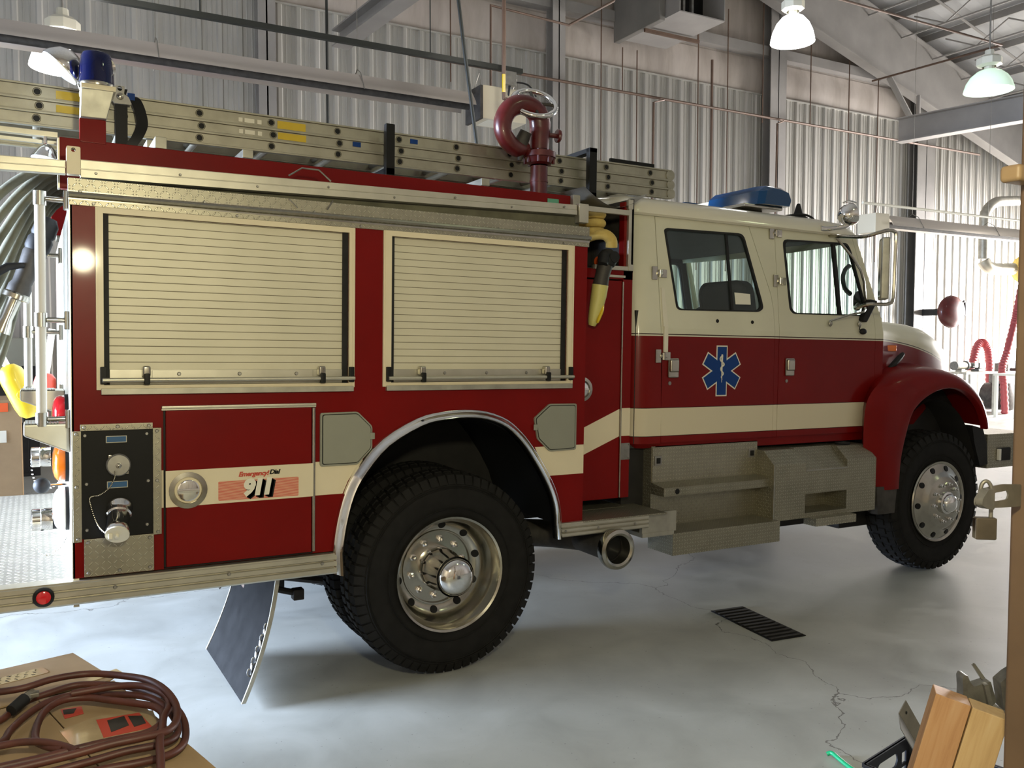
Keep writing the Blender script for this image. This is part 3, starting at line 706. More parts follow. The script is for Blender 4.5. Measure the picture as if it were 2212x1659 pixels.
part(MB().box(-.86,-.66,.82,.90,.33,.50,.01).tube([(-.70,.86,.40),(-.35,.86,.32)],.022,8).box(-.36,-.24,.80,.92,.27,.36,.01),'spring_shackle','grease')
part(MB().box(-.93,-.84,.62,.72,.385,.47,.01),'spring_hanger','rusty'); part(MB().tube([(-.86,.66,.42),(-.70,.66,.365),(-.62,.66,.34)],.018,8).box(-.66,-.60,.63,.69,.31,.37,.006),'shock_absorber','grease')
part(MB().cyl((.1,1.22,.55),(3.0,1.22,.66),.05,seg=12).box(2.6,3.6,.95,1.5,.5,.9,.05),'driveshaft','dark')
part(MB().box(1.45,3.3,.90,1.55,.55,1.0,.03),'transmission','dark')
part(MB().box(3.3,3.95,.30,.80,.40,.62,.03),'steering_gear','dark')
# mud flap
def flap(y0,y1):
    m=MB(); secs=[]
    for i in range(9):
        t=i/8; z=.66-.64*t; x=-.885-.05*t-.115*t*t
        dx=-.03*t
        secs.append([V(x,y0,z+.02*0),V(x+dx,y1,z+.02*t),V(x+dx+.014,y1,z+.02*t),V(x+.014,y0,z)])
    m.loft(secs)
    fl=part(m,'mud_flap','flap',sm=50)
    for a,b in ((0,3),(1,2)):
        e=MB()
        e.loft([[s[a]+V(-.004,(-.006 if a==0 else .0),0),s[a]+V(-.004,(.004 if a==0 else -.012),0),s[b]+V(.002,(.004 if a==0 else -.012),0),s[b]+V(.002,(-.006 if a==0 else .0),0)] for s in secs])
        part(e,'flap_edge_strip','alud',fl,sm=50)
    ch=MB()
    for k in range(9):
        c=V(-.93-.01*k,y0+.03,.36-.026*k); t=Matrix.Rotation(PI/2*(k%2),3,'Z')
        ch.tube([c+t@V(.010*math.cos(q),0,.018*math.sin(q)) for q in [2*PI*i/10 for i in range(10)]],.004,5,closed=True)
    part(ch,'flap_chain','steel',fl)
    return fl
flap(.08,.86)
part(MB().tube([(-1.12,.2,.60),(-1.125,.2,.58),(-1.118,.2,.565),(-1.13,.2,.55),(-1.135,.2,.565)],.005,6),'hook','steel')
# ---- cab paint by height
s=Sh('two_tone_cab_paint'); co=s.obj(); x_=s.node('ShaderNodeSeparateXYZ'); s.l.new(co,x_.inputs[0]); X,Z=x_.outputs[0],x_.outputs[2]
q=s.m_('MAXIMUM',s.m_('SUBTRACT',X,3.6),0.); zz=s.m_('ADD',Z,s.m_('MULTIPLY',s.m_('MULTIPLY',q,q),.15))
n=s.noise(co,2.5,4)
red=s.ramp(n,[(.3,(.135,.0035,.003)),(.7,(.165,.0045,.004))]); wh=s.ramp(n,[(.3,(.58,.56,.44)),(.7,(.64,.62,.49))])
col=s.mix(s.m_('GREATER_THAN',zz,1.800),red,wh)
col=s.mix(s.m_('MULTIPLY',s.m_('GREATER_THAN',zz,1.8085),s.m_('LESS_THAN',zz,1.815)),col,(.03,.012,.010))
stp=s.m_('MULTIPLY',s.m_('MULTIPLY',s.m_('GREATER_THAN',Z,1.177),s.m_('LESS_THAN',Z,1.350)),s.m_('LESS_THAN',X,3.58))
edg=s.m_('MULTIPLY',s.m_('MULTIPLY',s.m_('GREATER_THAN',Z,1.173),s.m_('LESS_THAN',Z,1.354)),s.m_('LESS_THAN',X,3.58))
col=s.mix(edg,col,(.03,.01,.008)); col=s.mix(stp,col,(.62,.55,.40))
s.set('Base Color',col); s.set('Roughness',.34); s.set('Specular IOR Level',.15); s.set('Coat Weight',.10); s.set('Coat Roughness',.06); MT['cab']=s.m
CY=lambda z: .2+.123*max(0,z-1.85)
FN=lambda side:(lambda u,v,w:V(u,CY(v)+w,v)) if side>0 else (lambda u,v,w:V(u,2.44-CY(v)-w,v))
WR=rpoly([(1.577,2.47),(1.600,2.483),(2.255,2.497),(2.385,2.05),(2.395,2.0),(2.35,1.975),(1.665,1.965),(1.640,1.98)],.045)
WF=rpoly([(2.616,2.486),(3.27,2.505),(3.305,2.46),(3.43,2.04),(3.435,1.99),(3.38,1.978),(2.675,1.972),(2.640,2.0)],.045)
def split(fn,mb,lower,upper,holes,w0,w1):
    mb.prism(lower,w0,w1,fn); mb.prism(upper,w0,w1,fn,holes)
def cabside(sd,det=True):
    fn=FN(sd)
    sh=MB(); split(fn,sh,[(1.44,1.13),(3.56,1.13),(3.56,1.85),(1.44,1.85)],[(1.44,1.85),(3.56,1.85),(3.335,2.575),(1.44,2.555)],[WR,WF],.014,.03)
    part(sh,'cab_shell_side','blk')
    # rear door
    dr=MB(); split(fn,dr,[(1.528,1.132),(2.487,1.132),(2.487,1.85),(1.512,1.85)],[(1.512,1.85),(2.487,1.85),(2.487,1.99),(2.470,2.098),(2.303,2.556),(1.514,2.549)],[WR],0,.014)
    D=part(dr,'cab_door','cab',label='rear crew door with blue star emblem' if det else None)
    df=MB(); split(fn,df,[(2.529,1.132),(3.508,1.132),(3.508,1.85),(2.532,1.85)],[(2.532,1.85),(3.508,1.85),(3.508,1.95),(3.484,2.057),(3.322,2.562),(2.548,2.554)],[WF],0,.014)
    Fd=part(df,'cab_door','cab')
    for O,P in ((D,WR),(Fd,WF)):
        cx=sum(a for a,b in P)/len(P);cz=sum(b for a,b in P)/len(P)
        k=lambda t:[(cx+(a-cx)*t,cz+(b-cz)*t) for a,b in P]
        part(MB().prism(k(1.0),-.003,.016,fn,[k(.955)]),'window_seal','black',O)
        part(MB().prism(k(.965),.008,.012,fn),'window','glass',O)
    part(MB().prism([(2.095,2.49),(2.113,2.49),(2.125,1.972),(2.107,1.972)],.0,.014,fn),'window_bar','black',D)
    part(MB().prism([(3.113,2.495),(3.143,2.495),(3.158,1.978),(3.130,1.978)],-.004,.016,fn),'window_bar','black',Fd)
    # pillars between doors and ends
    bp=MB(); split(fn,bp,[(2.490,1.132),(2.526,1.132),(2.529,1.85),(2.490,1.85)],[(2.490,1.85),(2.529,1.85),(2.545,2.556),(2.309,2.556),(2.475,2.10),(2.490,1.99)],[],.001,.014); part(bp,'door_pillar','cab')
    ap=MB(); split(fn,ap,[(3.512,1.132),(3.60,1.132),(3.60,1.85),(3.512,1.85)],[(3.512,1.85),(3.60,1.85),(3.590,1.96),(3.365,2.575),(3.326,2.565),(3.488,2.057),(3.512,1.95)],[],.001,.05); part(ap,'windshield_pillar','cab')
    # rear quarter with rounded corner
    secs=[]
    yy=(lambda y:y) if sd>0 else (lambda y:2.44-y)
    for z in (1.10,1.13,1.35,1.6,1.85,2.1,2.3,2.56):
        row=[]; e=1.524 if z<1.85 else 1.508
        if z<1.12: e=1.524
        ins=.03 if z<1.12 else 0
        row.append(V(e,yy(CY(z)+ins),z))
        for k in range(9):
            t=PI/2*k/8; row.append(V(1.43-.125*math.sin(t)+ins*math.sin(t),yy(CY(z)+.125-.125*math.cos(t)+ins),z))
        row.append(V(1.305+ins,yy(.60),z)); row.append(V(1.34,yy(.60),z)); row.append(V(e,yy(.36),z))
        secs.append(row)
    part(MB().loft(secs),'cab_corner','cab',sm=40)
    m=MB(); split(fn,m,[(1.5,1.075),(3.50,1.075),(3.50,1.13),(1.5,1.13)],[(1.5,1.074),(3.5,1.074),(3.5,1.075),(1.5,1.075)],[],.02,.05); part(m,'rocker_panel','red')
    if not det: return
    y=CY(1.6)
    def hinge(par,x,z):
        m=MB(); yv=CY(z)
        m.box(x-.055,x-.012,yv-.012,yv,z-.042,z+.042,.004); m.box(x+.018,x+.062,yv-.012,yv,z-.026,z+.026,.004); m.cyl((x+.003,yv-.016,z-.022),(x+.003,yv-.016,z+.022),.012,seg=10); m.box(x-.02,x+.03,yv-.02,yv-.008,z-.010,z+.010,.003)
        part(m,'hinge','chromed',par)
    hinge(D,1.512,2.19); hinge(Fd,2.545,2.52); hinge(Fd,2.553,2.193); hinge(D,1.52,1.675)
    for O,x,z0,z1 in ((D,1.566,1.540,1.663),(Fd,2.588,1.547,1.668)):
        h=part(MB().box(x,x+.085,y-.014,y,z0,z1,.008),'door_handle','chromed',O)
        part(MB().box(x+.008,x+.077,y-.028,y-.012,z0+.035,z1-.008,.010,seg=3),'handle_paddle','chromed',h)
        part(MB().lathe([(.012,0),(.012,.004),(0,.005)],(x+.02,y,z0-.035),(0,-1,0),12),'keyhole','steel',O)
    part(MB().box(1.528,1.560,y-.012,y+.002,1.70,1.865,.003).hexa([V(1.522,CY(1.86)-.012,1.86),V(1.56,CY(1.86)-.012,1.86),V(1.56,CY(1.86),1.86),V(1.522,CY(1.86),1.86),V(1.525,CY(2.15)-.012,2.10),V(1.55,CY(2.15)-.012,2.10),V(1.55,CY(2.15),2.10),V(1.525,CY(2.15),2.10)]),'door_stay','white',D)
    for x in (1.977,2.284): bolt(D,x,1.905,CY(1.9),.013,'blk','plug')
    m=MB(); m.prism([(2.146,2.098),(2.285,2.093),(2.285,2.022),(2.15,2.02)],.004,.006,fn); part(m,'window_sticker','wht',D)
    # star of life
    def starpts(R_,hw,cx,cz):
        pts=[]; ri=hw/math.sin(PI/6)
        for k in range(6):
            t=PI/2-k*PI/3; c,s_=math.cos(t),math.sin(t); px,pz=-s_,c
            pts+=[(cx+R_*c+hw*px,cz+R_*s_+hw*pz),(cx+R_*c-hw*px,cz+R_*s_-hw*pz)]
            t2=t-PI/6; pts.append((cx+ri*math.cos(t2),cz+ri*math.sin(t2)))
        return pts
    cx,cz=2.016,1.582
    E_=part(MB().py(starpts(.165,.047,cx,cz),y-.0018,y),'star_emblem','wht',D,label='white bordered blue six-armed medical star')
    part(MB().py(starpts(.157,.039,cx,cz),y-.0032,y-.0018),'star_field','blue',E_)
    m=MB(); m.loft([[V(cx-w,y-.0048,z),V(cx+w,y-.0048,z),V(cx+w,y-.003,z),V(cx-w,y-.003,z)] for z,w in ((cz-.075,.001),(cz-.03,.0035),(cz+.06,.006),(cz+.10,.0075),(cz+.108,.005))])
    sp=[V(cx+a,y-.0055,cz+b) for a,b in ((.004,-.055),(-.006,-.04),(.008,-.024),(.010,-.015),(-.002,-.003),(-.011,.010),(-.006,.024),(.012,.036),(.014,.046),(.002,.056),(-.014,.068),(-.018,.080),(-.010,.092),(.002,.090))]
    m.tube(sp,[.0015,.004,.005,.005,.0052,.005,.004,.004],6,smooth=4); part(m,'serpent_staff','wht',E_)
cabside(1); cabside(-1,False)
m=MB(); m.box(1.305,1.33,.60,1.84,1.10,2.56); part(m,'cab_rear_wall','cab')
# roof
def rsec(x,k=1.,dz=0):
    P=[]
    half=[(.300,2.552),(.270,2.548),(.258,2.560),(.262,2.585),(.285,2.625),(.33,2.655),(.45,2.688),(.75,2.722),(1.22,2.735)]
    for y,z in half: P.append(V(x,1.22-(1.22-y)*k,2.55+(z-2.55+dz)*(1 if True else k)))
    P+= [V(p.x,2.44-p.y,p.z) for p in P[-2::-1]]
    return P
def rs(x,k,h): return [V(p.x,p.y,2.552+(p.z-2.552)*h) for p in rsec(x,k)]
m=MB(); m.loft([rs(1.30,.90,.3),rs(1.306,.965,.62),rs(1.335,.99,.88),rs(1.40,1,1),rs(2.2,1,1.02),rs(3.10,1,1.0),rs(3.25,.995,.93),rs(3.34,.985,.72),rs(3.385,.97,.35)]); part(m,'cab_roof','white',sm=45)
m=MB(); m.box(1.36,3.3,.33,2.11,2.535,2.552); part(m,'headliner','interior')
# windshield frame and glass
def wsp(y,t):   # t 0 bottom..1 top
    c=((y-1.22)/.95)**2
    return V((3.78-.20*c)*(1-t)+(3.47-.13*c)*t,y+(1.22-y)*.06*t,1.95+.60*t)
ys=[.27+i*(1.90/12) for i in range(13)]
m=MB(); m.loft([[wsp(y,0.02),wsp(y,.97)] for y in ys],False,False,False); part(m,'windshield','glass')
m=MB(); m.loft([[wsp(y,.955),wsp(y,1.03),wsp(y,1.03)+V(-.05,0,0),wsp(y,.955)+V(-.05,0,-.02)] for y in ys]); part(m,'windshield_header','white')
m=MB(); m.loft([[wsp(y,-.08),wsp(y,.03),wsp(y,.03)+V(-.06,0,0),wsp(y,-.08)+V(-.06,0,0)] for y in ys]); part(m,'windshield_sill','interior')
part(MB().box(3.55,3.60,.22,.30,1.9,1.97),'pillar_foot','cab')
# interior
m=MB(); m.box(1.33,3.55,.26,2.18,1.10,1.16); part(m,'cab_floor','interior')
m=MB(); m.box(3.28,3.62,.25,2.19,1.55,1.99,.04); part(m,'dashboard','interior')
m=MB(); m.box(1.34,3.5,.235,.25,1.13,1.955); part(m,'door_trim','interior'); m=MB(); m.box(1.34,3.5,2.19,2.205,1.13,1.955); part(m,'door_trim','interior')
def seat(x,y0,y1,name='cab_seat'):
    m=MB(); m.box(x-.02,x+.50,y0,y1,1.45,1.60,.05,seg=3)
    m.hexa([V(x-.04,y0,1.55),V(x+.10,y0,1.55),V(x+.10,y1,1.55),V(x-.04,y1,1.55),V(x-.14,y0+.03,2.21),V(x-.03,y0+.03,2.21),V(x-.03,y1-.03,2.21),V(x-.14,y1-.03,2.21)],.09,4)
    part(m,name,'seat',sm=60)
seat(2.55,.40,.95); seat(2.55,1.5,2.05); 
m=MB(); m.box(1.42,1.95,.30,2.14,1.45,1.60,.04); m.box(1.36,1.48,.30,2.14,1.5,2.02,.04); part(m,'rear_bench','seat')
part(MB().tube([V(3.18,1.75,1.93)+Matrix.Rotation(R(-55),3,'Y')@V(.22*math.cos(t),.22*math.sin(t),0) for t in [2*PI*i/32 for i in range(32)]],.014,8,closed=True),'steering_wheel','blk')
part(MB().tube([(3.45,.40,2.36),(3.41,.40,2.33),(3.385,.40,2.27),(3.41,.40,2.19),(3.47,.40,2.15)],.018,8,smooth=4),'grab_handle','blk')
part(MB().sph((3.53,.38,2.10),.04,.03,.075),'small_mirror','blk')
part(MB().tube([(1.9+.018*math.cos(i*.9)*1,1.2+.018*math.sin(i*.9),2.46-.006*i) for i in range(70)],.004,5),'coiled_cord','blk')
# ---- hood
def hs(x,ys,zt,r,zb,n=6):
    P=[V(x,ys+.02,zb),V(x,ys,zb+.12)]
    P.append(V(x,ys+.005,zt-r-.12))
    for k in range(n+1):
        t=PI/2*k/n; P.append(V(x,ys+.01+r*(1-math.cos(t)),zt-r+r*math.sin(t)))
    P.append(V(x,.9,zt+.02)); P.append(V(x,1.22,zt+.025))
    return P+[V(p.x,2.44-p.y,p.z) for p in P[-2::-1]]
m=MB(); m.loft([hs(3.60,.235,1.955,.10,1.15),hs(3.72,.27,1.958,.12,1.15),hs(3.95,.315,1.955,.14,1.15),hs(4.2,.34,1.945,.16,1.15),hs(4.42,.37,1.92,.17,1.15),hs(4.60,.41,1.875,.18,1.15),hs(4.75,.45,1.82,.19,1.15),hs(4.86,.51,1.755,.18,1.15),hs(4.93,.58,1.68,.15,1.16),hs(4.965,.64,1.60,.12,1.17)])
hd=part(m,'hood','cab',sm=50)
part(MB().box(4.955,4.99,.68,1.76,1.12,1.56,.02),'grille','chrome',hd)
ml=part(MB().box(3.735,3.872,.285,.325,1.723,1.772,.008),'marker_lamp','lensamber',hd)
part(MB().tube([(3.735,.27,1.575),(3.80,.262,1.62),(3.90,.278,1.68),(3.955,.295,1.705)],[.010,.022,.022,.016],8),'hood_latch','black',hd)
# ---- fenders
def fender(sd):
    yy=(lambda y:y) if sd>0 else (lambda y:2.44-y)
    I=[(3.625,.72),(3.632,.85),(3.650,.99),(3.735,1.24),(3.82,1.335),(3.93,1.397),(4.05,1.435),(4.18,1.450),(4.31,1.438),(4.44,1.395),(4.545,1.325),(4.61,1.25),(4.655,1.16),(4.665,1.12)]
    O=[(3.375,.72),(3.345,.85),(3.320,1.02),(3.325,1.29),(3.385,1.42),(3.52,1.515),(3.72,1.575),(3.95,1.600),(4.18,1.588),(4.37,1.545),(4.53,1.462),(4.63,1.36),(4.70,1.23),(4.715,1.14)]
    B=[(3.50,.24,.72),(3.49,.24,.85),(3.47,.24,1.02),(3.475,.25,1.29),(3.52,.27,1.43),(3.60,.32,1.545),(3.75,.345,1.615),(3.96,.37,1.645),(4.19,.39,1.635),(4.39,.41,1.59),(4.56,.43,1.50),(4.68,.45,1.39),(4.77,.46,1.25),(4.79,.46,1.15)]
    secs=[]
    for (ix,iz),(ox,oz),(bx,by,bz) in zip(I,O,B):
        L=lambda t:(ox+(ix-ox)*t,oz+(iz-oz)*t)
        row=[V(bx,yy(by),bz),V((bx*.45+ox*.55),yy(.5*by+.07),(bz*.45+oz*.55)+.004)]
        for t,y in ((.0,.125),(.18,.075),(.42,.052),(.72,.044),(.95,.044),(1.0,.050)):
            a,b=L(t); row.append(V(a,yy(y),b))
        row.append(V(ix,yy(.10),iz))
        secs.append(row)
    cols=list(zip(*secs)); cols=[catmull(list(c),3) for c in cols]; secs=[list(r) for r in zip(*cols)]
    f=part(MB().loft(secs,False,False,False),'fender','red',sm=60)
    g=[]
    for t in range(5):
        z=.745-.20*t/4; k=.02*t/4
        g.append([V(3.50,yy(.24),z),V(3.385+k,yy(.11),z),V(3.40+k,yy(.062),z),V(3.50,yy(.052),z),V(3.615-k,yy(.056),z),V(3.615-k,yy(.10),z),V(3.56,yy(.2),z)])
    part(MB().loft(g),'fender_skirt','grease',f,sm=60)
    # liner
    L=[]
    for k in range(25):
        t=R(-25+ k*(196/24)); L.append((4.12+.60*math.cos(t)*.92,.62+.74*math.sin(t)))
    part(MB().loft([[V(x,yy(.12),z),V(x,yy(.78),z)] for x,z in L if z>.66],False,False,False),'fender_liner','dark',f,sm=60)
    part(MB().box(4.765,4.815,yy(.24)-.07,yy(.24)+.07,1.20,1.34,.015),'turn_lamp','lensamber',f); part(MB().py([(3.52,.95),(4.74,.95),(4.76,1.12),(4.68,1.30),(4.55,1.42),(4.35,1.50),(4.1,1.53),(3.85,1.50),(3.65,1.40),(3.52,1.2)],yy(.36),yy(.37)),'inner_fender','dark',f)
    return f
fender(1); fender(-1)
part(MB().loft([[V(4.56,.10,1.15),V(4.70,.10,1.12),V(4.76,.10,1.0),V(4.78,.10,.83),V(4.68,.10,.82),V(4.60,.10,1.0)],[V(4.60,.5,1.15),V(4.74,.5,1.12),V(4.80,.5,1.0),V(4.82,.5,.83),V(4.72,.5,.82),V(4.64,.5,1.0)]]),'front_splash_guard','black')
m=MB(); m.box(3.75,4.75,.80,1.64,.85,1.5); part(m,'engine_block','dark')
# ---- bumper
bm_=part(MB().box(4.77,5.35,.10,2.34,.795,1.07,.004),'bumper','dp')
part(MB().box(4.90,5.07,.085,.105,.85,.955,.008),'bumper_lamp','black',bm_); part(MB().box(4.895,4.925,.075,.10,.855,.95,.006),'bumper_lamp_lens','lensclear',bm_)
# ---- steps under the cab
SX0,SX1=1.47,2.37
cs=MB(); cs.box(SX0,SX1,.22,.36,.60,1.11); cs=part(cs,'step_box','dps')
part(MB().box(SX0+.005,SX1-.005,.212,.22,.88,1.105,.001),'step_box_door','dp',cs)
for x,z in ((1.515,1.02),(2.31,1.03)): part(MB().box(x-.028,x+.028,.205,.213,z-.03,z+.03,.003),'paddle_latch','steel',cs); part(MB().box(x-.015,x+.015,.200,.206,z-.018,z+.018,.003),'latch_paddle','blk',cs)
ms=MB(); ms.hexa([V(SX0,.09,.812),V(SX1,.09,.815),V(SX1,.22,.815),V(SX0,.22,.812),V(SX0,.09,.866),V(SX1,.09,.868),V(SX1,.22,.885),V(SX0,.22,.885)],.003); ms=part(ms,'cab_step','dps')
part(MB().lathe([(.018,0),(.0,.001)],(1.575,.0895,.84),(0,-1,0),18),'step_drain_hole','blk',ms)
ls=MB(); ls.box(SX0,SX1,-.002,.24,.468,.605,.003); part(ls,'cab_step','dps')
part(MB().box(1.24,1.50,.005,.03,.62,.745,.002).box(1.24,1.48,.0,.22,.60,.625),'step_bracket','alud')
fx0,fx1,fy0=2.357,3.368,.05
m=MB()
for a,b in ((fx0,2.655),(3.065,fx1)):
    m.loft([[V(x,fy0,.588),V(x,fy0,.962),V(x,.146,1.05),V(x,.45,1.055),V(x,.45,.588)] for x in (a,b)])
m.loft([[V(x,fy0,.752),V(x,fy0,.914),V(x,.20,1.05),V(x,.45,1.055),V(x,.45,.752)] for x in (2.655,3.065)])
m.box(2.655,3.065,.24,.45,.588,.755); m.box(2.655,3.065,fy0,.24,.588,.62)
fb=part(m,'fuel_step_box','dps')
part(MB().box(2.70,3.10,-.01,.10,.535,.59,.003),'fuel_box_step','dp',fb)
part(MB().box(fx0-.003,fx0+.006,fy0-.004,fy0+.004,.588,.965).box(2.655,3.065,fy0-.004,fy0+.004,.906,.916),'edge_angle','chromed',fb)
part(MB().tube([V(3.19+.05*math.cos(t),.20+.04*math.sin(t),1.06) for t in [2*PI*i/16 for i in range(16)]],.010,6,closed=True),'fuel_cap','black',fb)
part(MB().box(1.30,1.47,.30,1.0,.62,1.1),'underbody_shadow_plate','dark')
part(MB().box(2.0,3.5,.40,.80,.45,1.05),'fuel_tank','dark')
# ---- light bar, antenna, spotlight, mirror
lb=part(MB().box(2.52,2.90,.55,1.90,2.74,2.765,.006),'light_bar','chromed')
m=MB(); m.loft([[V(2.62+o,y,2.765),V(2.93-o*.3,y,2.765),V(2.955-o*.5,y,2.81),V(2.93-o*.5,y,2.86),V(2.87-o,y,2.905-o*.5),V(2.70+o,y,2.905-o*.5),V(2.64+o,y,2.86)] for y,o in ((.50,.05),(.54,.01),(.62,.0),(1.05,0))]); part(m,'light_bar_lens','bluebar',lb,sm=25)
m=MB(); m.loft([[V(2.64,y,2.765),V(2.93,y,2.765),V(2.95,y,2.81),V(2.92,y,2.85),V(2.68,y,2.86)] for y in (1.05,1.4)]); part(m,'light_bar_speaker','cream',lb,sm=25)
m=MB(); m.loft([[V(2.62+o,y,2.765),V(2.93-o*.3,y,2.765),V(2.955-o*.5,y,2.81),V(2.93-o*.5,y,2.86),V(2.87-o,y,2.905-o*.5),V(2.70+o,y,2.905-o*.5),V(2.64+o,y,2.86)] for y,o in ((1.4,0),(1.85,.0),(1.92,.03))]); part(m,'light_bar_lens','bluebar',lb,sm=25)
for y in (.75,1.7): part(MB().box(2.66,2.86,y-.04,y+.04,2.68,2.745,.01),'light_bar_foot','blk',lb)
an=part(MB().lathe([(.075,0),(.07,.02),(.035,.045),(.02,.10),(.012,.125),(0,.13)],(3.06,.55,2.68),(0,0,1),16),'antenna','black')
part(MB().tube([(2.9,.52,2.70),(3.0,.5,2.715),(3.08,.5,2.72),(3.16,.5,2.70),(3.20,.5,2.66)],.008,6,smooth=3),'antenna_cable','black',an)
c0=V(3.19,.18,2.695); ax=V(.80,-.35,.22).normalized()
sl=part(MB().lathe([(0,-.10),(.03,-.095),(.06,-.07),(.078,-.03),(.082,.0),(.078,.012)],c0,ax,28),'spotlight','chrome')
part(MB().lathe([(.077,.01),(.04,.02),(0,.022)],c0,ax,24),'spotlight_lens','lensclear',sl)
part(MB().tube([(2.98,.27,2.585),(3.02,.25,2.585),(3.10,.22,2.595),(3.16,.20,2.61),(3.185,.185,2.64)],[.022,.016,.014,.018,.02],10,smooth=3).tube([(3.12,.2,2.77),(3.16,.18,2.785),(3.22,.17,2.775)],.006,6,smooth=3),'spotlight_arm','chrome',sl)
mb=MB(); mx=V(.70,.714,0); 
mo=V(2.985,-.235,0)
q=[mo+mx*a+V(.714,-.70,0)*b for a,b in ((0,0),(.135,0),(.135,.055),(0,.055))]
mb.hexa([V(p.x,p.y,2.066) for p in q]+[V(p.x,p.y,2.475) for p in q],.012,3)
mi=part(mb,'mirror','alud')
g=[mo+mx*a+V(-.714,.70,0)*.001 for a in (.012,.123)]
part(MB().hexa([V(g[0].x,g[0].y,2.085),V(g[1].x,g[1].y,2.085),V(g[1].x+.001,g[1].y-.001,2.085),V(g[0].x+.001,g[0].y-.001,2.085),V(g[0].x,g[0].y,2.455),V(g[1].x,g[1].y,2.455),V(g[1].x+.001,g[1].y-.001,2.455),V(g[0].x+.001,g[0].y-.001,2.455)]),'mirror_glass','chrome',mi)
part(MB().tube([(3.09,.285,2.545),(3.00,.0,2.50),(2.97,-.12,2.49),(3.01,-.19,2.51),(3.075,-.21,2.528),(3.125,-.22,2.522),(3.146,-.22,2.49),(3.142,-.22,2.30),(3.136,-.22,2.08),(3.11,-.21,2.045),(3.06,-.2,2.036),(2.97,-.15,2.035),(3.10,.05,2.02),(3.31,.20,2.06)],.0125,8,smooth=3),'mirror_arm','chromed',mi)
part(MB().tube([(3.15,.27,2.53),(3.28,.16,2.30),(3.40,.21,2.09)],.009,8,smooth=3).tube([(3.016,.198,1.93),(3.10,.10,1.975),(3.20,.06,2.0),(3.36,.18,2.06)],.008,6,smooth=3),'mirror_brace','chromed',mi)
part(MB().hexa([V(3.33,.17,1.945),V(3.38,.17,1.93),V(3.38,.215,1.93),V(3.33,.215,1.945),V(3.40,.16,2.10),V(3.48,.16,2.09),V(3.48,.22,2.09),V(3.40,.22,2.10)],.01),'mirror_mount','black',mi)
for x,z in ((3.016,1.915),(3.32,1.918)): part(MB().sph((x,.19,z),.018,.012,.022),'mirror_foot','chromed',mi)
part(MB().sph((3.355,.185,1.865),.032,.02,.022).tube([(3.33,.19,1.91),(3.315,.185,1.88),(3.34,.185,1.87)],.004,5),'loose_connector','black',mi)
# ---- rear face
for z0,z1,mat,nm in ((1.285,1.475,'lensred','red_tail_lamp'),(1.07,1.255,'lensamber','amber_tail_lamp'),(.845,1.045,'lensclear','clear_reverse_lamp')):
    zc=(z0+z1)/2;hz=(z1-z0)/2
    g=part(MB().px([(.45+.105*math.cos(t),zc+hz*1.0*math.sin(t)) for t in [2*PI*i/28 for i in range(28)]],-1.757,-1.772),nm,'black')
    secs=[[V(x,.45+.10*k*math.cos(t),zc+(hz-.006)*k*math.sin(t)) for t in [2*PI*i/28 for i in range(28)]] for x,k in ((-1.77,1),(-1.795,1),(-1.805,.96),(-1.815,.8),(-1.822,.5),(-1.824,.1))]
    part(MB().loft(secs),'lens',mat,g,sm=40)
for y,x,z0,z1,r in ((.22,-1.865,1.36,2.36,.021),(1.15,-1.918,1.43,2.20,.019)):
    h=part(MB().cyl((x,y,z0),(x,y,z1),r,seg=16),'handrail','rail')
    for z in (z1-.03,(z0+z1)/2-.05,z0+.02): part(MB().cyl((x,y,z),(-1.757,y,z),.012,seg=10).box(-1.775,-1.757,y-.03,y+.03,z-.04,z+.04,.004).cyl((x,y,z-.03),(x,y,z+.03),r+.005,seg=16),'handrail_bracket','chromed',h)
for y,z,x0 in ((.30,1.36,-1.935),(1.0,1.47,-1.955)):
    s_=part(MB().hexa([V(x0,y-.10,z-.05),V(-1.757,y-.10,z-.13),V(-1.757,y+.10,z-.13),V(x0,y+.10,z-.05),V(x0,y-.10,z),V(-1.757,y-.10,z),V(-1.757,y+.10,z),V(x0,y+.10,z)],.008),'folding_step','alu')
    part(MB().box(x0+.005,-1.80,y-.095,y+.095,z,z+.004),'step_tread','tread',s_)
def valve(y,z):
    v=part(MB().cyl((-1.757,y,z),(-1.82,y,z),.05,seg=20),'rear_outlet','black')
    part(MB().lathe([(.045,.06),(.052,.065),(.052,.10),(.048,.105),(.048,.112),(.052,.116),(.052,.15),(.044,.155),(0,.156)],(-1.757,y,z),(-1,0,0),10),'outlet_cap','chrome',v)
    pts=catmull([V(-1.91,y-.02,z-.01),V(-1.90,y-.04,z-.10),V(-1.86,y-.06,z-.16),V(-1.80,y-.05,z-.14),V(-1.765,y-.04,z-.09)],10); m=MB()
    for p in pts[::2]: m.sph(p,.0045,seg=6,rings=4)
    part(m,'bead_chain','chrome',v)
    return v
valve(.95,1.13); valve(.62,.87)
for y,z,r in ((1.1,1.25,.032),(.70,1.02,.038),(.80,.80,.02)):
    k=part(MB().cyl((-1.757,y,z),(-1.84,y,z),.006,seg=8),'pull_rod','chrome'); part(MB().sph((-1.865,y,z),r),'control_knob','black',k)
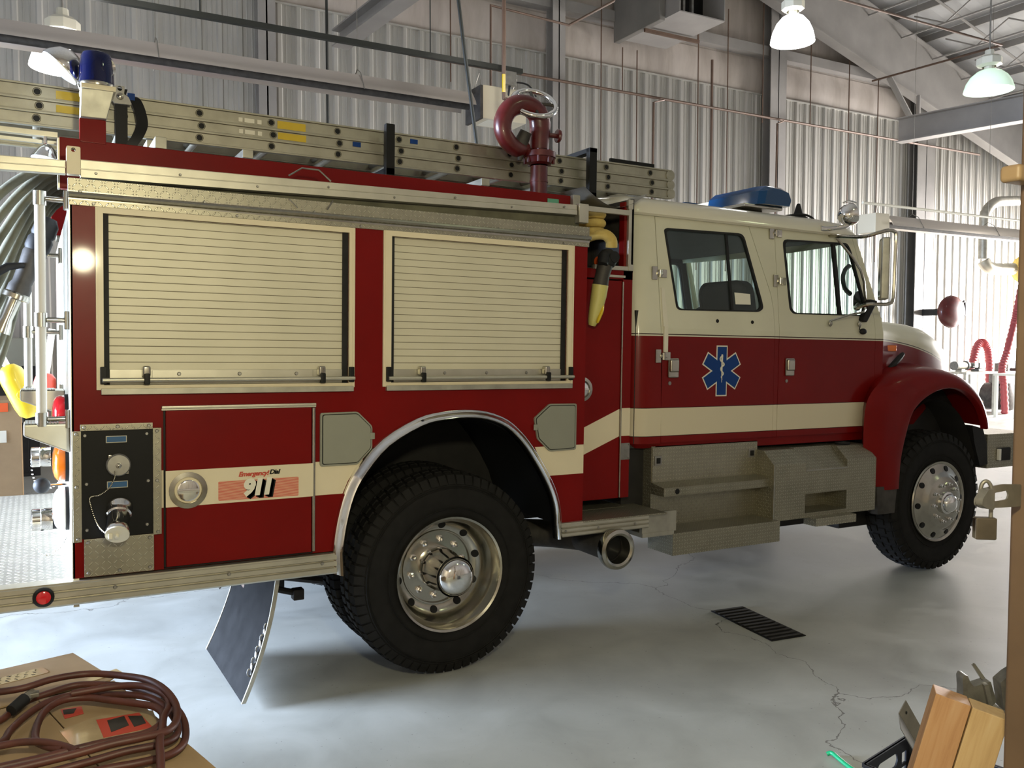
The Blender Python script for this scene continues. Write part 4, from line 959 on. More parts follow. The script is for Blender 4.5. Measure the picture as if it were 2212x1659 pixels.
# ================================================================ THINGS ON THE ENGINE (same raked frame)
def riding(name,label,cat): return thing(name,label,cat,(1.87,4.0,0),(0,R(.87),0))
L=riding('extension_ladder','aluminium three-section extension ladder lying on the engine roof rack','ladder')
SL=lambda x,z:V(x,0,z+.0053*(x+2.0))
def rail(z0,z1,y,x0,x1):
    m=MB(); dy=.028
    def bx(a,b,c,d):
        m.hexa([SL(x0,c)+V(0,a,0),SL(x1,c)+V(0,a,0),SL(x1,c)+V(0,b,0),SL(x0,c)+V(0,b,0),SL(x0,d)+V(0,a,0),SL(x1,d)+V(0,a,0),SL(x1,d)+V(0,b,0),SL(x0,d)+V(0,b,0)],.0015,1)
    bx(y,y+dy,z0,z0+.010); bx(y,y+dy,z1-.010,z1); bx(y+.008,y+.016,z0+.01,z1-.01)
    return m
RX=[-1.148+.3597*k for k in range(-4,9)]
secs=[(.842,.915,.612,-2.9,1.90),(.780,.845,.600,-2.9,1.895),(.715,.784,.588,-2.9,1.89)]
for (a,b,y,x0,x1),off in zip(secs,(0,.008,-.004)):
    r=part(rail(2+a,2+b,y,x0,x1),'ladder_rail','ladder',L); zc=2+(a+b)/2
    part(rail(2+a,2+b,1.10-y+.0+.6,x0,x1),'ladder_rail','ladder',L)
    for k,x in enumerate(RX):
        c=SL(x+off,zc)
        part(MB().cyl(c+V(0,y+.004,0),c+V(0,1.12,0),.016,seg=14).lathe([(.0165,.0),(.019,.003),(.019,.006)],c+V(0,y+.008,0),(0,-1,0),16),'rung','ladder',L)
        part(MB().lathe([(.0145,.0),(0,.0005)],c+V(0,y+.0035,0),(0,-1,0),16),'rung_bore','blk',L)
    part(MB().cyl(SL(x1,zc)+V(0,y+.002,0),SL(x1,zc)+V(0,y+.028,0),(b-a)/2,seg=18),'rail_end_cap','ladder',L)
for x0,z0,z1,w in ((-.755,2.852,2.893,.15),(-.755,2.795,2.83,.15),(-1.79,2.857,2.895,.10),(-1.79,2.792,2.826,.10)):
    c=SL(x0,0).z; part(MB().box(x0,x0+w,.6045 if z0<2.84 else .6165,.61 if z0<2.84 else .621,z0+c,z1+c),'yellow_label','ynozzle',L,label='yellow warning label')
for x0,z0 in ((-.955,2.858),(-.955,2.796)):
    c=SL(x0,0).z; 
    for dx,w in ((0,.02),(.03,.05),(.095,.022)): part(MB().box(x0+dx,x0+dx+w,.605 if z0<2.84 else .6165,.61 if z0<2.84 else .621,z0+c+.004,z0+c+.026),'white_label','wht',L)
for x0,z0 in ((-.345,2.805),(.0,2.865)):
    c=SL(x0,0).z; part(MB().box(x0,x0+.046,.604 if z0<2.84 else .6165,.61 if z0<2.84 else .621,z0+c,z0+c+.026),'blue_tape','blue',L)
part(MB().box(1.42,1.78,.64,.66,2.94,2.965),'ladder_lock','blk',L)
# rack brackets belong to the engine
part(MB().box(-.190,-.138,.50,.54,2.60,2.94,.004).box(-.190,-.138,.50,1.12,2.66,2.70,.003),'ladder_bracket','blk')
part(MB().box(1.158,1.216,.50,.54,2.664,2.975,.004).box(1.158,1.216,.50,1.15,2.945,2.975,.003).box(1.158,1.216,.50,1.15,2.664,2.70,.003).box(1.17,1.205,.8,.85,2.4,2.67),'ladder_bracket','blk')
part(MB().box(-1.40,-1.35,.25,2.19,2.607,2.66,.003).box(-1.40,-1.35,.58,1.16,2.65,2.712,.003),'ladder_cradle','alud')
for x in (-1.0,.3): part(MB().box(x,x+.05,.3,2.1,2.62,2.66,.003),'rack_crossbar','alud')
# strap
S_=riding('ratchet_strap','black ratchet strap with steel buckle tied over the ladder beside the beacon','strap')
part(MB().box(-1.543,-1.488,.545,.552,2.60,2.86,.001).box(-1.543,-1.488,.545,1.13,2.925,2.930),'webbing','blk',S_)
tl=[V(-1.475,.56,2.905),V(-1.455,.55,2.89),V(-1.435,.54,2.84),V(-1.425,.53,2.77),V(-1.445,.52,2.71),V(-1.475,.52,2.66),V(-1.49,.53,2.61)]
m=MB(); P=catmull(tl,6); m.loft([[p+V(-.026,0,0),p+V(.026,0,0),p+V(.026,.003,0),p+V(-.026,.003,0)] for p in P]); part(m,'loose_tail','blk',S_,sm=60)
part(MB().box(-1.487,-1.455,.548,.556,2.875,2.915),'tail_stitching','blue',S_)
bk=part(MB().py(rpoly([(-1.549,2.853),(-1.470,2.855),(-1.485,2.892),(-1.505,2.90),(-1.50,2.938),(-1.545,2.938),(-1.548,2.905),(-1.56,2.885)],.008),.53,.545,[circ(-1.523,2.925,.011,10)]),'buckle','steel',S_)
part(MB().lathe([(.017,0),(.015,.012),(.006,.016),(0,.016)],(-1.522,.53,2.888),(0,-1,0),16),'buckle_boss','chromed',bk)
# hose pack hanging off the rear of the hose bed
H=riding('flat_fire_hose','pale canvas fire hose folded in layers and hanging off the hose bed rear','fire hose')
m=MB()
for k in range(9):
    y=.47+.068*k; j=((k*37)%10)/10-.5
    z0=2.455+.010*(8-k); d=.024*k
    pts=[V(-1.2,y+.05,z0),V(-1.6,y+.03,z0+.01),V(-1.80,y,z0-.010-d*.22),V(-1.92,y,z0-.075-d*1.5),V(-2.03,y+.01*j,z0-.18-d*3.2),V(-2.12,y,z0-.33-d*3.4),V(-2.19,y+.02*j,z0-.55-d*2),V(-2.22,y,z0-.85-d),V(-2.22,y,1.15)]
    P=catmull(pts,5)
    m.tube(P,.030,10,r2=.021)
part(m,'hose_layers','hosetan',H,sm=70)
N=riding('hose_nozzle','black and chrome hose nozzle hanging at the rear beside the white handrail','nozzle')
n0=V(-1.835,.355,2.235); n1=V(-2.005,.36,1.79); u_=(n1-n0).normalized()
part(MB().lathe([(.03,-.03),(.048,0),(.05,.05),(.044,.06),(.052,.075),(.052,.115),(.045,.13)],n0,u_,18),'coupling','black',N)
part(MB().lathe([(.045,.125),(.05,.14),(.044,.20),(.040,.28),(.048,.30),(.048,.33)],n0,u_,18),'barrel','grease',N)
part(MB().lathe([(.048,.328),(.055,.335),(.055,.355),(.026,.36),(.024,.45),(.036,.50),(.036,.515),(0,.516)],n0,u_,18),'tip','chromed',N)
p=n0+u_*.20; part(MB().tube([p+V(-.02,-.04,0),p+V(-.08,-.05,-.01),p+V(-.14,-.05,-.05),p+V(-.20,-.05,-.05)],[.012,.018,.020,.018],10),'bale_handle','black',N)
# crosslay hose
Y=riding('crosslay_hose','pale yellow fire hose folded in the opening behind the cab','fire hose')
m=MB()
for k in range(3):
    z=2.50-.051*k; m.tube([V(.955,.42,z),V(.945,.24,z+.003),V(.965,.145,z),V(1.01,.145,z-.003),V(1.03,.24,z-.006),V(1.03,.42,z-.01)],.0255,12,smooth=4)
m.tube([V(.95,.24,2.36),V(.965,.14,2.375),V(1.0,.095,2.375),V(1.035,.085,2.345),V(1.043,.09,2.305)],[.026,.028,.032,.034,.034],14,smooth=4)
part(m,'hose_folds','yhose',Y,sm=60)
N2=riding('pistol_nozzle','black and yellow hose nozzle hanging in front of the red pump door','nozzle')
part(MB().sph((1.015,.09,2.235),.058,.055,.062).cyl((.975,.06,2.26),(.955,.05,2.20),.03,seg=14).lathe([(.035,0),(.032,.006),(0,.008)],(1.03,.04,2.245),(0,-1,0),18),'valve_body','black',N2)
part(MB().tube([V(1.0,.09,2.20),V(.985,.095,2.14),V(.975,.10,2.08)],[.046,.042,.046],16),'barrel','grease',N2)
part(MB().tube([V(.975,.10,2.085),V(.968,.105,2.02),V(.955,.11,1.95),V(.94,.115,1.88),V(.935,.12,1.85)],[.048,.046,.04,.03,.02],16,smooth=3),'yellow_sleeve','lime',N2)
part(MB().tube([V(.985,.085,1.99),V(.975,.075,1.94),V(.95,.075,1.885),V(.945,.08,1.865)],[.006,.010,.010,.006],8,smooth=3),'bright_edge','ynozzle',N2)
O=riding('orange_coupling','orange hose coupling lying on the crosslay floor behind the cab','hose coupling')
part(MB().lathe([(0,0),(.024,.0),(.03,.01),(.03,.05),(.024,.06),(0,.06)],(1.07,.28,2.243),(1,0,0),16),'coupling_body','orange',O)
part(MB().box(1.02,1.13,.26,.30,2.202,2.213,.002),'coupling_base','blk',O)
# floats on the far handrail
def buoy(nm,lab,mat,c,tilt,r,l):
    b=thing(nm,lab,'float',c,(0,tilt,0))
    part(MB().lathe([(0,-l),(r*.6,-l*.95),(r*.92,-l*.78),(r,-l*.5),(r,l*.45),(r*.9,l*.75),(r*.55,l*.95),(r*.2,l),(0,l)],(0,0,0),(0,0,1),24),'float_body',mat,b,sm=60)
    part(MB().lathe([(.026,0),(.024,.006),(.012,.008),(.010,.0),(0,.0)],(.0,-r+.003,-.02),(0,-1,0),16),'air_valve','ynozzle' if mat=='ynozzle' else 'orange',b)
    part(MB().cyl((0,0,l*.9),(0,0,l+.26),.018,seg=10),'float_handle','wht',b)
    return b
buoy('yellow_float','yellow capsule float with pale handle hung behind the rear handrails','ynozzle',(-.065,5.35,1.475),R(-24),.068,.155)
buoy('red_float','red float hung between the two rear handrails, mostly hidden','redvinyl',(.05,5.72,1.45),R(8),.06,.11)
# ================================================================ FOREGROUND LEFT: cartons and rubber hose
bx=V(.235,-.970,0).normalized(); by=V(-.970,-.235,0)      # along the right edge toward the viewer / to the left
A0=V(.101,3.645,0)
def carton(name,label,s0,s1,w,h,par=None):
    b=thing(name,label,'box')
    P=lambda s,t,z:A0+bx*s+by*t+V(0,0,z)
    m=MB(); m.hexa([P(s1,0,0),P(s0,0,0),P(s0,w,0),P(s1,w,0),P(s1,0,h-.004),P(s0,0,h-.004),P(s0,w,h-.004),P(s1,w,h-.004)],.004); part(m,'carton_body','board',b)
    return b,P
b1,P1=carton('cardboard_box','taped cardboard box with handwritten strip, at lower left behind the coiled hose',0,.375,.42,.545)
m=MB(); m.prism([(0,-.004),(.30,-.03),(.345,-.055),(.375,-.02),(.36,.25),(.375,.42),(0,.42)],.546,.551,lambda u,v,w:P1(u,v,w)); part(m,'top_flap','board',b1)
part(MB().prism([(.285,-.07),(.33,-.075),(.345,.02),(.365,.10),(.35,.10),(.31,.03)],.552,.553,lambda u,v,w:P1(u,v,w)),'peeling_tape','tape',b1)
part(MB().prism(rpoly([(.085,.125),(.155,.115),(.165,.40),(.10,.405)],.02),.5515,.5525,lambda u,v,w:P1(u,v,w)),'label_strip','tape',b1)
m=MB(); random.seed(5)
for row in range(3):
    for k in range(9):
        u=.097+.021*row; v=.15+.028*k+.008*row
        for q in range(2):
            a=random.uniform(-1,1); du=.008*math.cos(a); dv=.008*math.sin(a); o=q*.006
            m.prism([(u+o-du,v-dv),(u+o+du,v+dv),(u+o+du+.0018,v+dv+.0018),(u+o-du+.0018,v-dv+.0018)],.553,.5534,lambda u,v,w:P1(u,v,w))
part(m,'handwriting','blackvinyl',b1)
b2,P2=carton('cardboard_box','cardboard box with torn orange labels at lower left, under the coiled rubber hose',.38,1.40,.42,.545)
part(MB().prism([(.385,-.03),(1.40,-.03),(1.40,.205),(.385,.21)],.546,.550,lambda u,v,w:P2(u,v,w)),'top_flap','board',b2)
part(MB().prism([(.385,.215),(1.40,.21),(1.40,.42),(.385,.42)],.546,.550,lambda u,v,w:P2(u,v,w)),'top_flap','board',b2)
W3=lambda u,v,w:V(u,v,w)
part(MB().prism([(.04,2.93),(.155,2.985),(.31,2.945),(.315,2.80),(.16,2.785),(.07,2.80)],.5505,.5512,W3),'tape_strip','tape',b2)
part(MB().prism([(.145,2.954),(.269,2.945),(.295,2.811),(.157,2.808)],.5515,.5522,W3),'orange_label','redvinyl',b2)
part(MB().prism([(.175,2.93),(.225,2.94),(.232,2.86),(.18,2.835)],.5525,.553,W3).prism([(.235,2.935),(.275,2.915),(.28,2.85),(.245,2.84)],.5525,.553,W3),'torn_print','grease',b2)
part(MB().prism([(.049,3.095),(.110,3.089),(.113,3.024),(.059,3.011)],.5515,.5522,W3),'orange_label','redvinyl',b2)
part(MB().prism([(.055,3.085),(.095,3.08),(.085,3.04),(.057,3.045)],.5525,.553,W3),'torn_print','grease',b2)
RH=thing('rubber_hose','reddish-brown rubber hose coiled on top of the cardboard boxes','hose')
loops=[[(-.30,2.80),(-.22,2.95),(-.118,3.046),(-.086,3.123),(-.039,3.19),(.022,3.213),(.098,3.231),(.174,3.204),(.248,3.157),(.317,3.058),(.36,2.929),(.379,2.794),(.373,2.682),(.352,2.609),(.306,2.562),(.224,2.545),(.12,2.55),(-.05,2.53),(-.2,2.52)],
[(-.30,2.70),(-.21,2.78),(-.112,2.854),(-.088,2.939),(-.047,3.023),(.002,3.083),(.063,3.118),(.136,3.106),(.209,3.07),(.274,3.015),(.322,2.932),(.35,2.81),(.354,2.708),(.334,2.642),(.284,2.61),(.202,2.607),(.122,2.60),(.057,2.60),(-.08,2.58),(-.22,2.57)],
[(-.26,2.655),(-.16,2.66),(-.058,2.669),(.006,2.667),(.071,2.665),(.124,2.67),(.193,2.683),(.259,2.691),(.303,2.721),(.322,2.783),(.307,2.86),(.254,2.934),(.188,3.002),(.121,3.053),(.055,3.054),(.007,3.002),(-.016,2.915),(-.022,2.81),(.0,2.74),(.045,2.68)],
[(-.27,2.80),(-.18,2.785),(-.11,2.78),(-.059,2.765),(-.007,2.735),(.045,2.69),(.08,2.64)],
[(.08,3.055),(.21,3.05),(.285,3.0),(.325,2.93),(.345,2.865),(.342,2.797),(.318,2.728),(.301,2.63),(.285,2.552),(.274,2.44),(.262,2.34),(.25,2.2)],
[(-.15,3.16),(-.06,3.14),(.021,3.165),(.09,3.175),(.154,3.17),(.231,3.11),(.302,3.017),(.340,2.902),(.357,2.772),(.346,2.666),(.31,2.595),(.238,2.575),(.159,2.57),(.05,2.56),(-.2,2.55)]]
for k,lp in enumerate(loops):
    z=.5695+.0115*k; n=len(lp)
    pts=[V(x,y,z+.004*math.sin(i*1.3+k)) for i,(x,y) in enumerate(lp)]
    part(MB().tube(pts,.0112 if k!=3 else .0105,10,smooth=5),'hose_coil','rhose',RH,sm=60)
part(MB().cyl((-.088,3.075,.585),(-.050,3.118,.60),.019,seg=14),'connector_sleeve','black',RH); part(MB().cyl((-.050,3.118,.60),(-.028,3.143,.606),.016,seg=8).box(-.045,-.01,3.115,3.145,.598,.612,.003),'brass_connector','galv',RH)
# ================================================================ FOREGROUND RIGHT: crate, lumber, castings
CR=thing('milk_crate','dark plastic milk crate with handle holes, at lower right on the floor','crate',(2.48,1.93,0),(0,0,R(11)))
def crwall(M):
    m=MB(); w,h=.33,.285
    holes=[rpoly([(.10,.20),(.23,.20),(.245,.225),(.23,.25),(.10,.25),(.085,.225)],.012)]
    for r in range(4):
        for c in range(7):
            if r==3 and 1<=c<=5: continue
            holes.append([(.018+c*.0425,.03+r*.055),(.052+c*.0425,.03+r*.055),(.052+c*.0425,.072+r*.055),(.018+c*.0425,.072+r*.055)])
    m.prism([(0,0),(w,0),(w,h),(0,h)],0,.006,lambda u,v,w_:M@V(u,w_,v),holes)
    m.box(0,w,-.004,.012,h-.016,h,0,M); m.box(0,w,-.003,.009,.0,.016,0,M)
    return m
for M in (Matrix.Identity(4),Matrix.Translation((.33,0,0))@Matrix.Rotation(R(-90),4,'Z'),Matrix.Translation((.33,-.33,0))@Matrix.Rotation(R(180),4,'Z'),Matrix.Translation((0,-.33,0))@Matrix.Rotation(R(90),4,'Z')):
    part(crwall(M),'crate_wall','crate',CR,label=None)
part(MB().box(.005,.325,-.325,-.005,.004,.014),'crate_base','crate',CR)
# view-independent axes of the corner where these lean
rt=V(.873,-.488,0); dp=V(.488,.873,0); upv=V(0,0,1)
def bvec(a,b,c): return rt*a+upv*b+dp*c
def lumber(name,label,top,length,mat):
    b=thing(name,label,'timber')
    u=bvec(.357,.90,-.25).normalized(); a=bvec(.62,-.50,-.35); a=(a-u*a.dot(u)).normalized(); c=u.cross(a).normalized()
    if c.dot(dp)<0: c=-c
    w=.089; t0=top; b0=top-u*length
    return b,u,a,c,w,t0
def post(label,top,mat,length):
    u=bvec(.25,.95,-.02).normalized(); a=bvec(.66,-.50,-.30); a=(a-u*a.dot(u)).normalized(); c=u.cross(a).normalized()
    if c.dot(dp)<0: c=-c
    w=.088
    M=Matrix((a,c,u)).transposed().to_4x4(); M.translation=top
    o=MB().box(0,w,0,w,-length,0,.003).build('lumber_post',MT[mat],None); o.matrix_world=M
    tag(o,label,'timber','short lumber posts leaning by the door jamb')
    return a*w
topA=V(2.094,1.413,.803)
d_=post('reddish lumber post leaning beside the black crate, left of its pair',topA,'wood',.866)
post('paler yellow lumber post leaning against the brown door jamb, right of its pair',topA+d_*1.03+V(0,0,-.002),'wood2',.808)
# grey cast brackets resting on the post tops
def casting(name,label,pts,o,th,extra):
    t=thing(name,label,'metal bracket'); k=1
    fn=lambda u,v,w:o+rt*u+upv*v+dp*w
    part(MB().prism(rpoly(pts,.003,2),0,th,fn),'bracket_body','cast',t)
    extra(t,fn); return t
o=V(2.213,1.450,.722)
def ex1(t,fn):
    m=MB(); m.prism([(.066,.118),(.073,.123),(.102,.083),(.094,.076)],.01,.018,fn); part(m,'bright_prong','chromed',t)
    m=MB(); m.prism([(.108,-.01),(.118,.0),(.100,.073),(.088,.07)],-.012,.004,fn); part(m,'bracket_rib','cast',t)
    m=MB(); m.prism([(.036,.020),(.105,-.022),(.105,-.030),(.036,.010)],-.02,.03,fn); part(m,'bracket_foot','steel',t)
casting('hook_bracket','grey cast bracket with hook and bright prong on top of the posts',[(.036,.022),(.105,-.022),(.130,.02),(.112,.077),(.086,.068),(.066,.062),(.055,.075),(.048,.093),(.038,.095),(.033,.085),(.036,.055)],o,.035,ex1)
def ex2(t,fn):
    m=MB(); m.prism([(.085,.012),(.100,.032),(.136,.008),(.188,-.045),(.166,-.072)],-.03,-.012,fn); part(m,'bracket_flange','steel',t)
    m=MB(); m.prism([(.145,.110),(.153,.114),(.168,.068),(.158,.063)],-.012,.01,fn); part(m,'bracket_rib','cast',t)
    m=MB(); m.prism(circ(.197,.04,.008,10),-.012,.0,fn); part(m,'bracket_bolt','galv',t)
casting('ribbed_bracket','grey ribbed cast bracket wedged between the posts and the door jamb',[(.134,.01),(.19,-.045),(.215,-.02),(.215,.115),(.205,.122),(.195,.105),(.178,.124),(.166,.120),(.145,.106),(.122,.085)],o-dp*.03,.04,ex2)
AN=thing('angle_iron','short grey steel angle iron sticking out of the milk crate behind the posts','angle iron')
e0=V(2.355,1.712,.575); dr=V(.29,.02,-.36).normalized(); n1=(rt*.62+upv*.55+dp*.45); n1=(n1-dr*n1.dot(dr)).normalized(); n2=dr.cross(n1).normalized()
if n2.dot(dp)<0:n2=-n2
pl=lambda a,b,c:e0+dr*a+n1*b+n2*c
m=MB(); m.hexa([pl(0,0,0),pl(.48,0,0),pl(.48,.052,0),pl(0,.052,0),pl(0,0,.004),pl(.48,0,.004),pl(.48,.052,.004),pl(0,.052,.004)],.001,1); part(m,'upper_flange','galv',AN)
q1=(-n1*.75-n2*.45).normalized()
m=MB(); m.hexa([pl(0,0,0),pl(.48,0,0),pl(.48,0,0)+q1*.055,pl(0,0,0)+q1*.055]+[p+n2*.004 for p in (pl(0,0,0),pl(.48,0,0),pl(.48,0,0)+q1*.055,pl(0,0,0)+q1*.055)],.001,1); part(m,'lower_flange','steel',AN)
part(MB().lathe([(.005,.001),(0,.0012)],pl(.03,.026,-.0005),-n2,10),'bolt_hole','blk',AN)
G=thing('green_cord','green plastic cord end on the concrete beside the milk crate','cord')
part(MB().tube([(2.872,2.425,.012),(2.885,2.41,.02),(2.878,2.37,.016),(2.87,2.32,.010),(2.85,2.24,.010),(2.80,2.15,.010)],.009,10,smooth=4),'cord_end','green',G)
# door jamb with hasp and padlock
jb=MB(); jb.box(2.075,2.26,1.14,1.22,0,2.9,.012,seg=4); jb=struct(jb.build('door_1',MT['jamb']))
part(MB().cyl((2.082,1.135,0),(2.072,1.135,2.9),.016,seg=14),'jamb_edge','jambe',jb)
part(MB().box(2.055,2.22,1.10,1.14,1.345,1.412,.008),'hasp_clamp','ltan',jb)
hs_=part(MB().py(rpoly([(1.880,1.386),(1.905,1.408),(1.985,1.412),(2.06,1.405),(2.06,1.352),(1.985,1.356),(1.905,1.362),(1.880,1.372)],.006),1.183,1.187,[rpoly([(1.952,1.374),(2.004,1.374),(2.010,1.384),(2.004,1.395),(1.952,1.394)],.008)]),'hasp_plate','galv',jb)
part(MB().py(rpoly([(1.878,1.388),(1.900,1.408),(1.925,1.408),(1.925,1.360),(1.900,1.364),(1.878,1.374)],.005),1.165,1.181),'hasp_keeper','galv',jb)
PL=thing('padlock','brownish steel padlock hanging open from the door hasp','padlock',(1.922,1.185,1.340),(0,0,R(-38)))
part(MB().box(-.023,.023,-.012,.012,-.052,.0,.004,seg=2),'padlock_body','pad',PL); part(MB().box(-.0236,-.0226,-.010,.010,-.050,-.003),'bright_edge','chrome',PL)
part(MB().tube([(.012,0,-.005),(.012,0,.06),(.008,0,.078),(.0,0,.084),(-.008,0,.078),(-.012,0,.062),(-.012,0,.045)],.0045,10,smooth=3),'shackle','galv',PL)
TB=MB().box(1.985,2.07,1.165,1.215,2.1175,2.1565,.010,seg=4).build('strike_plate',MT['ltan']); tag(TB,'small tan rounded plate fixed high on the brown door jamb','plate')
dgr=thing('floor_drain','black rectangular floor drain grate beside the engine','drain',(3.868,3.82,0),(0,0,R(-7)))
part(MB().box(-.125,.125,-.30,.30,.001,.006,.001),'drain_frame','blk',dgr)
g=MB()
for k in range(12): g.box(-.115,.115,-.285+k*.05,-.262+k*.05,.006,.010)
part(g,'grating','mat',dgr)
# ================================================================ HALL
YW=14.0; X0,X1,YF=-9.,27.,-3.5
RZ=lambda x:9.60-.27*(x-17.155) if x>9 else 9.60+.27*8.155-.27*(9-x)
struct(MB().box(X0-.2,X1+.2,YF-.2,YW+.2,-.2,0).build('floor',MT['concrete']))
# ribbed wall sheet
def ribs(x0,x1,z0,z1):
    m=MB(); P=.3048; n=int((x1-x0)/P)
    prof=[(0,0),(.022,.034),(.078,.034),(.10,0),(.150,0),(.156,.007),(.166,.007),(.172,0),(.228,0),(.234,.007),(.244,.007),(.250,0)]
    row=[]
    for k in range(n+1):
        for u,d in prof:
            x=x0+k*P+u
            if x<=x1: row.append((x,YW-.05-d))
    m.loft([[V(x,y,z0) for x,y in row],[V(x,y,z1) for x,y in row]],False,False,False)
    return m
wb=struct(MB().box(X0,X1,YW,YW+.1,0,13).build('wall_back',MT['vinyl']))
w=ribs(X0,X1,0,7.1).build('liner_sheet',MT['sheet'],wb)
m=MB(); m.box(X0,X1,YW-.10,YW-.03,7.09,7.115); part(m,'sheet_cap','sheet',wb)
m=MB()
for k in range(29):
    xa=X0+1.25*k; 
    if xa+1.25>X1: continue
    secs=[]
    for z in (7.11,7.25,7.55,7.85): 
        b=.06*math.sin(PI*(z-7.11)/.74); secs.append([V(xa+1.25*t/6,YW-.02-b*(1-.25*abs(t-3)/3),z) for t in range(7)])
    m.loft(secs,False,False,False)
    secs=[]
    for z in (8.05,8.4,9.0,9.9,11.2): secs.append([V(xa+1.25*t/6,YW-.02-.05*(1-.3*abs(t-3)/3),z) for t in range(7)])
    m.loft(secs,False,False,False)
part(m,'insulation_blanket','vinyl',wb)
m=MB(); m.box(X0,X1,YW-.24,YW-.02,7.895,7.905); m.box(X0,X1,YW-.245,YW-.235,7.895,8.10); m.box(X0,X1,YW-.24,YW-.02,8.09,8.10); struct(part(m,'wall_girt','beam',wb))
struct(MB().box(X0-.1,X0,YF,4.4,0,9).box(X0-.1,X0,9.8,YW,0,9).box(X0-.1,X0,4.4,9.8,5.1,9).build('wall_left',MT['sheet']))
struct(MB().box(X1,X1+.1,YF,6.1,0,9).box(X1,X1+.1,13.2,YW,0,9).box(X1,X1+.1,6.1,13.2,4.6,9).build('wall_right',MT['sheet']))
struct(MB().box(X0,X1,YF-.1,YF,0,13).build('wall_front',MT['vinyl']))
struct(MB().box(-1.54,-1.42,YF,4.16,0,3.2).box(X0,-1.42,4.16,4.28,0,3.2).build('wall_partition',MT['vinyl']))
m=MB()
for (a,b) in ((X0-.1,9.),(9.,X1+.1)): m.hexa([V(a,YF-.1,RZ(a+1e-4)),V(b,YF-.1,RZ(b)),V(b,YW+.1,RZ(b)),V(a,YW+.1,RZ(a+1e-4)),V(a,YF-.1,RZ(a+1e-4)+.1),V(b,YF-.1,RZ(b)+.1),V(b,YW+.1,RZ(b)+.1),V(a,YW+.1,RZ(a+1e-4)+.1)])
rf=struct(m.build('ceiling',MT['roof']))
for k in range(15):
    x=9.8+k*1.15
    if x>26.5: break
    struct(part(MB().box(x-.02,x+.02,YF,YW-.3,RZ(x)-.18,RZ(x)-.02),'purlin','beam',rf))
    if 4<k<14:
        j=MB()
        for q in range(9):
            y=13.-q*1.5; j.tube([(x,y,RZ(x)-.24),(x+.02,y-.75,RZ(x)-.62),(x,y-1.5,RZ(x)-.24)],.018,5)
        j.cyl((x+.02,YW-.4,RZ(x)-.62),(x+.02,1.,RZ(x)-.62),.022,seg=6)
        struct(part(j,'joist_web','beam',rf))
for y in (12.2,10.6,9.0,7.4): 
    struct(part(MB().cyl((10,y,RZ(10)-.3),(26,y,RZ(26)-.3),.03,seg=6),'roof_brace','beam',rf))
# columns
def hcol(name,x0,x1,z1,mat='beam'):
    y1=YW-.10; y0=y1-.24
    return struct(MB().box(x0,x1,y0,y0+.02,0,z1).box(x0,x1,y1-.02,y1,0,z1).box((x0+x1)/2-.012,(x0+x1)/2+.012,y0,y1,0,z1).build(name,MT[mat]))
hcol('trim_1',8.50,8.77,11.3); hcol('trim_2',14.03,14.50,9.6,'beam'); hcol('trim_3',19.0,19.68,8.2,'beamd'); hcol('trim_4',3.15,3.42,10.)
# gable rafter
def ibeam(p0,p1,h,w,tf=.025,tw=.02,up=V(0,0,1)):
    d=(p1-p0); s_=d.cross(up).normalized(); m=MB()
    def pl(c,hw,a,b):
        m.hexa([p0+s_*(-hw)+up*a,p1+s_*(-hw)+up*a,p1+s_*hw+up*a,p0+s_*hw+up*a,p0+s_*(-hw)+up*b,p1+s_*(-hw)+up*b,p1+s_*hw+up*b,p0+s_*hw+up*b])
    pl(0,w/2,0,tf); pl(0,w/2,h-tf,h); pl(0,tw/2,tf,h-tf); return m
rz=lambda x:7.808-.2845*(x-17.232)
struct(ibeam(V(9.2,13.35,rz(9.2)),V(26.9,13.35,rz(26.9)),1.35,.26).build('trim_5',MT['beam']))
lz=lambda x:rz(9.2)+.2845*(x-9.2)
struct(ibeam(V(-8.9,13.35,lz(-8.9)),V(9.2,13.35,rz(9.2)),1.35,.26).build('trim_6',MT['beam']))
struct(ibeam(V(17.45,13.05,6.27),V(19.3,4.6,6.27),.54,.30).build('trim_7',MT['beam']))
struct(ibeam(V(4.37,13.4,6.37),V(5.0,5.5,6.37),.27,.28).build('trim_8',MT['beam']))
struct(MB().tube([(17.15,13.1,7.72),(17.95,13.0,6.70)],.07,6).tube([(18.2,13.1,7.45),(18.06,13.0,6.75)],.05,6).build('trim_9',MT['beam']))
# pipes and rods along the wall
def pipe(name,label,cat,pts,r,mat,seg=8,group=None,sm=0):
    o=MB().tube(pts,r,seg,smooth=sm).build(name,MT[mat]); return tag(o,label,cat,group)
pipe('hanging_sprinkler_pipe','long thin brown pipe running level along the ribbed back wall','pipe',[(5.6,13.55,6.52),(21.3,13.55,6.50)],.028,'pipeb')
pipe('hanging_branch_pipe','small brown branch pipe dropping behind the ladder tip','pipe',[(10.97,13.5,6.48),(10.6,13.35,6.35),(10.58,13.35,4.2)],.022,'pipeb')
pipe('hanging_branch_pipe','small brown branch pipe dropping just left of the middle column','pipe',[(14.25,13.5,6.47),(13.86,13.3,6.33),(13.84,13.3,4.2)],.020,'pipeb')
pipe('hanging_sprinkler_pipe','dark L-shaped sprinkler pipe hung below the sloping roof at upper right','pipe',[(9.5,10.37,7.6),(16.93,10.37,7.6),(16.7,13.2,7.6)],.022,'pipeb')
pipe('gas_pipe','dark gas pipe with yellow end dropping to the heater burner box','pipe',[(5.12,9.35,9.5),(5.11,9.35,5.0)],.026,'pipeb')
y_=MB().cyl((5.11,9.35,5.0),(5.11,9.35,4.78),.022,seg=8).build('flexible_section',MT['ynozzle'],bpy.data.objects['gas_pipe'])
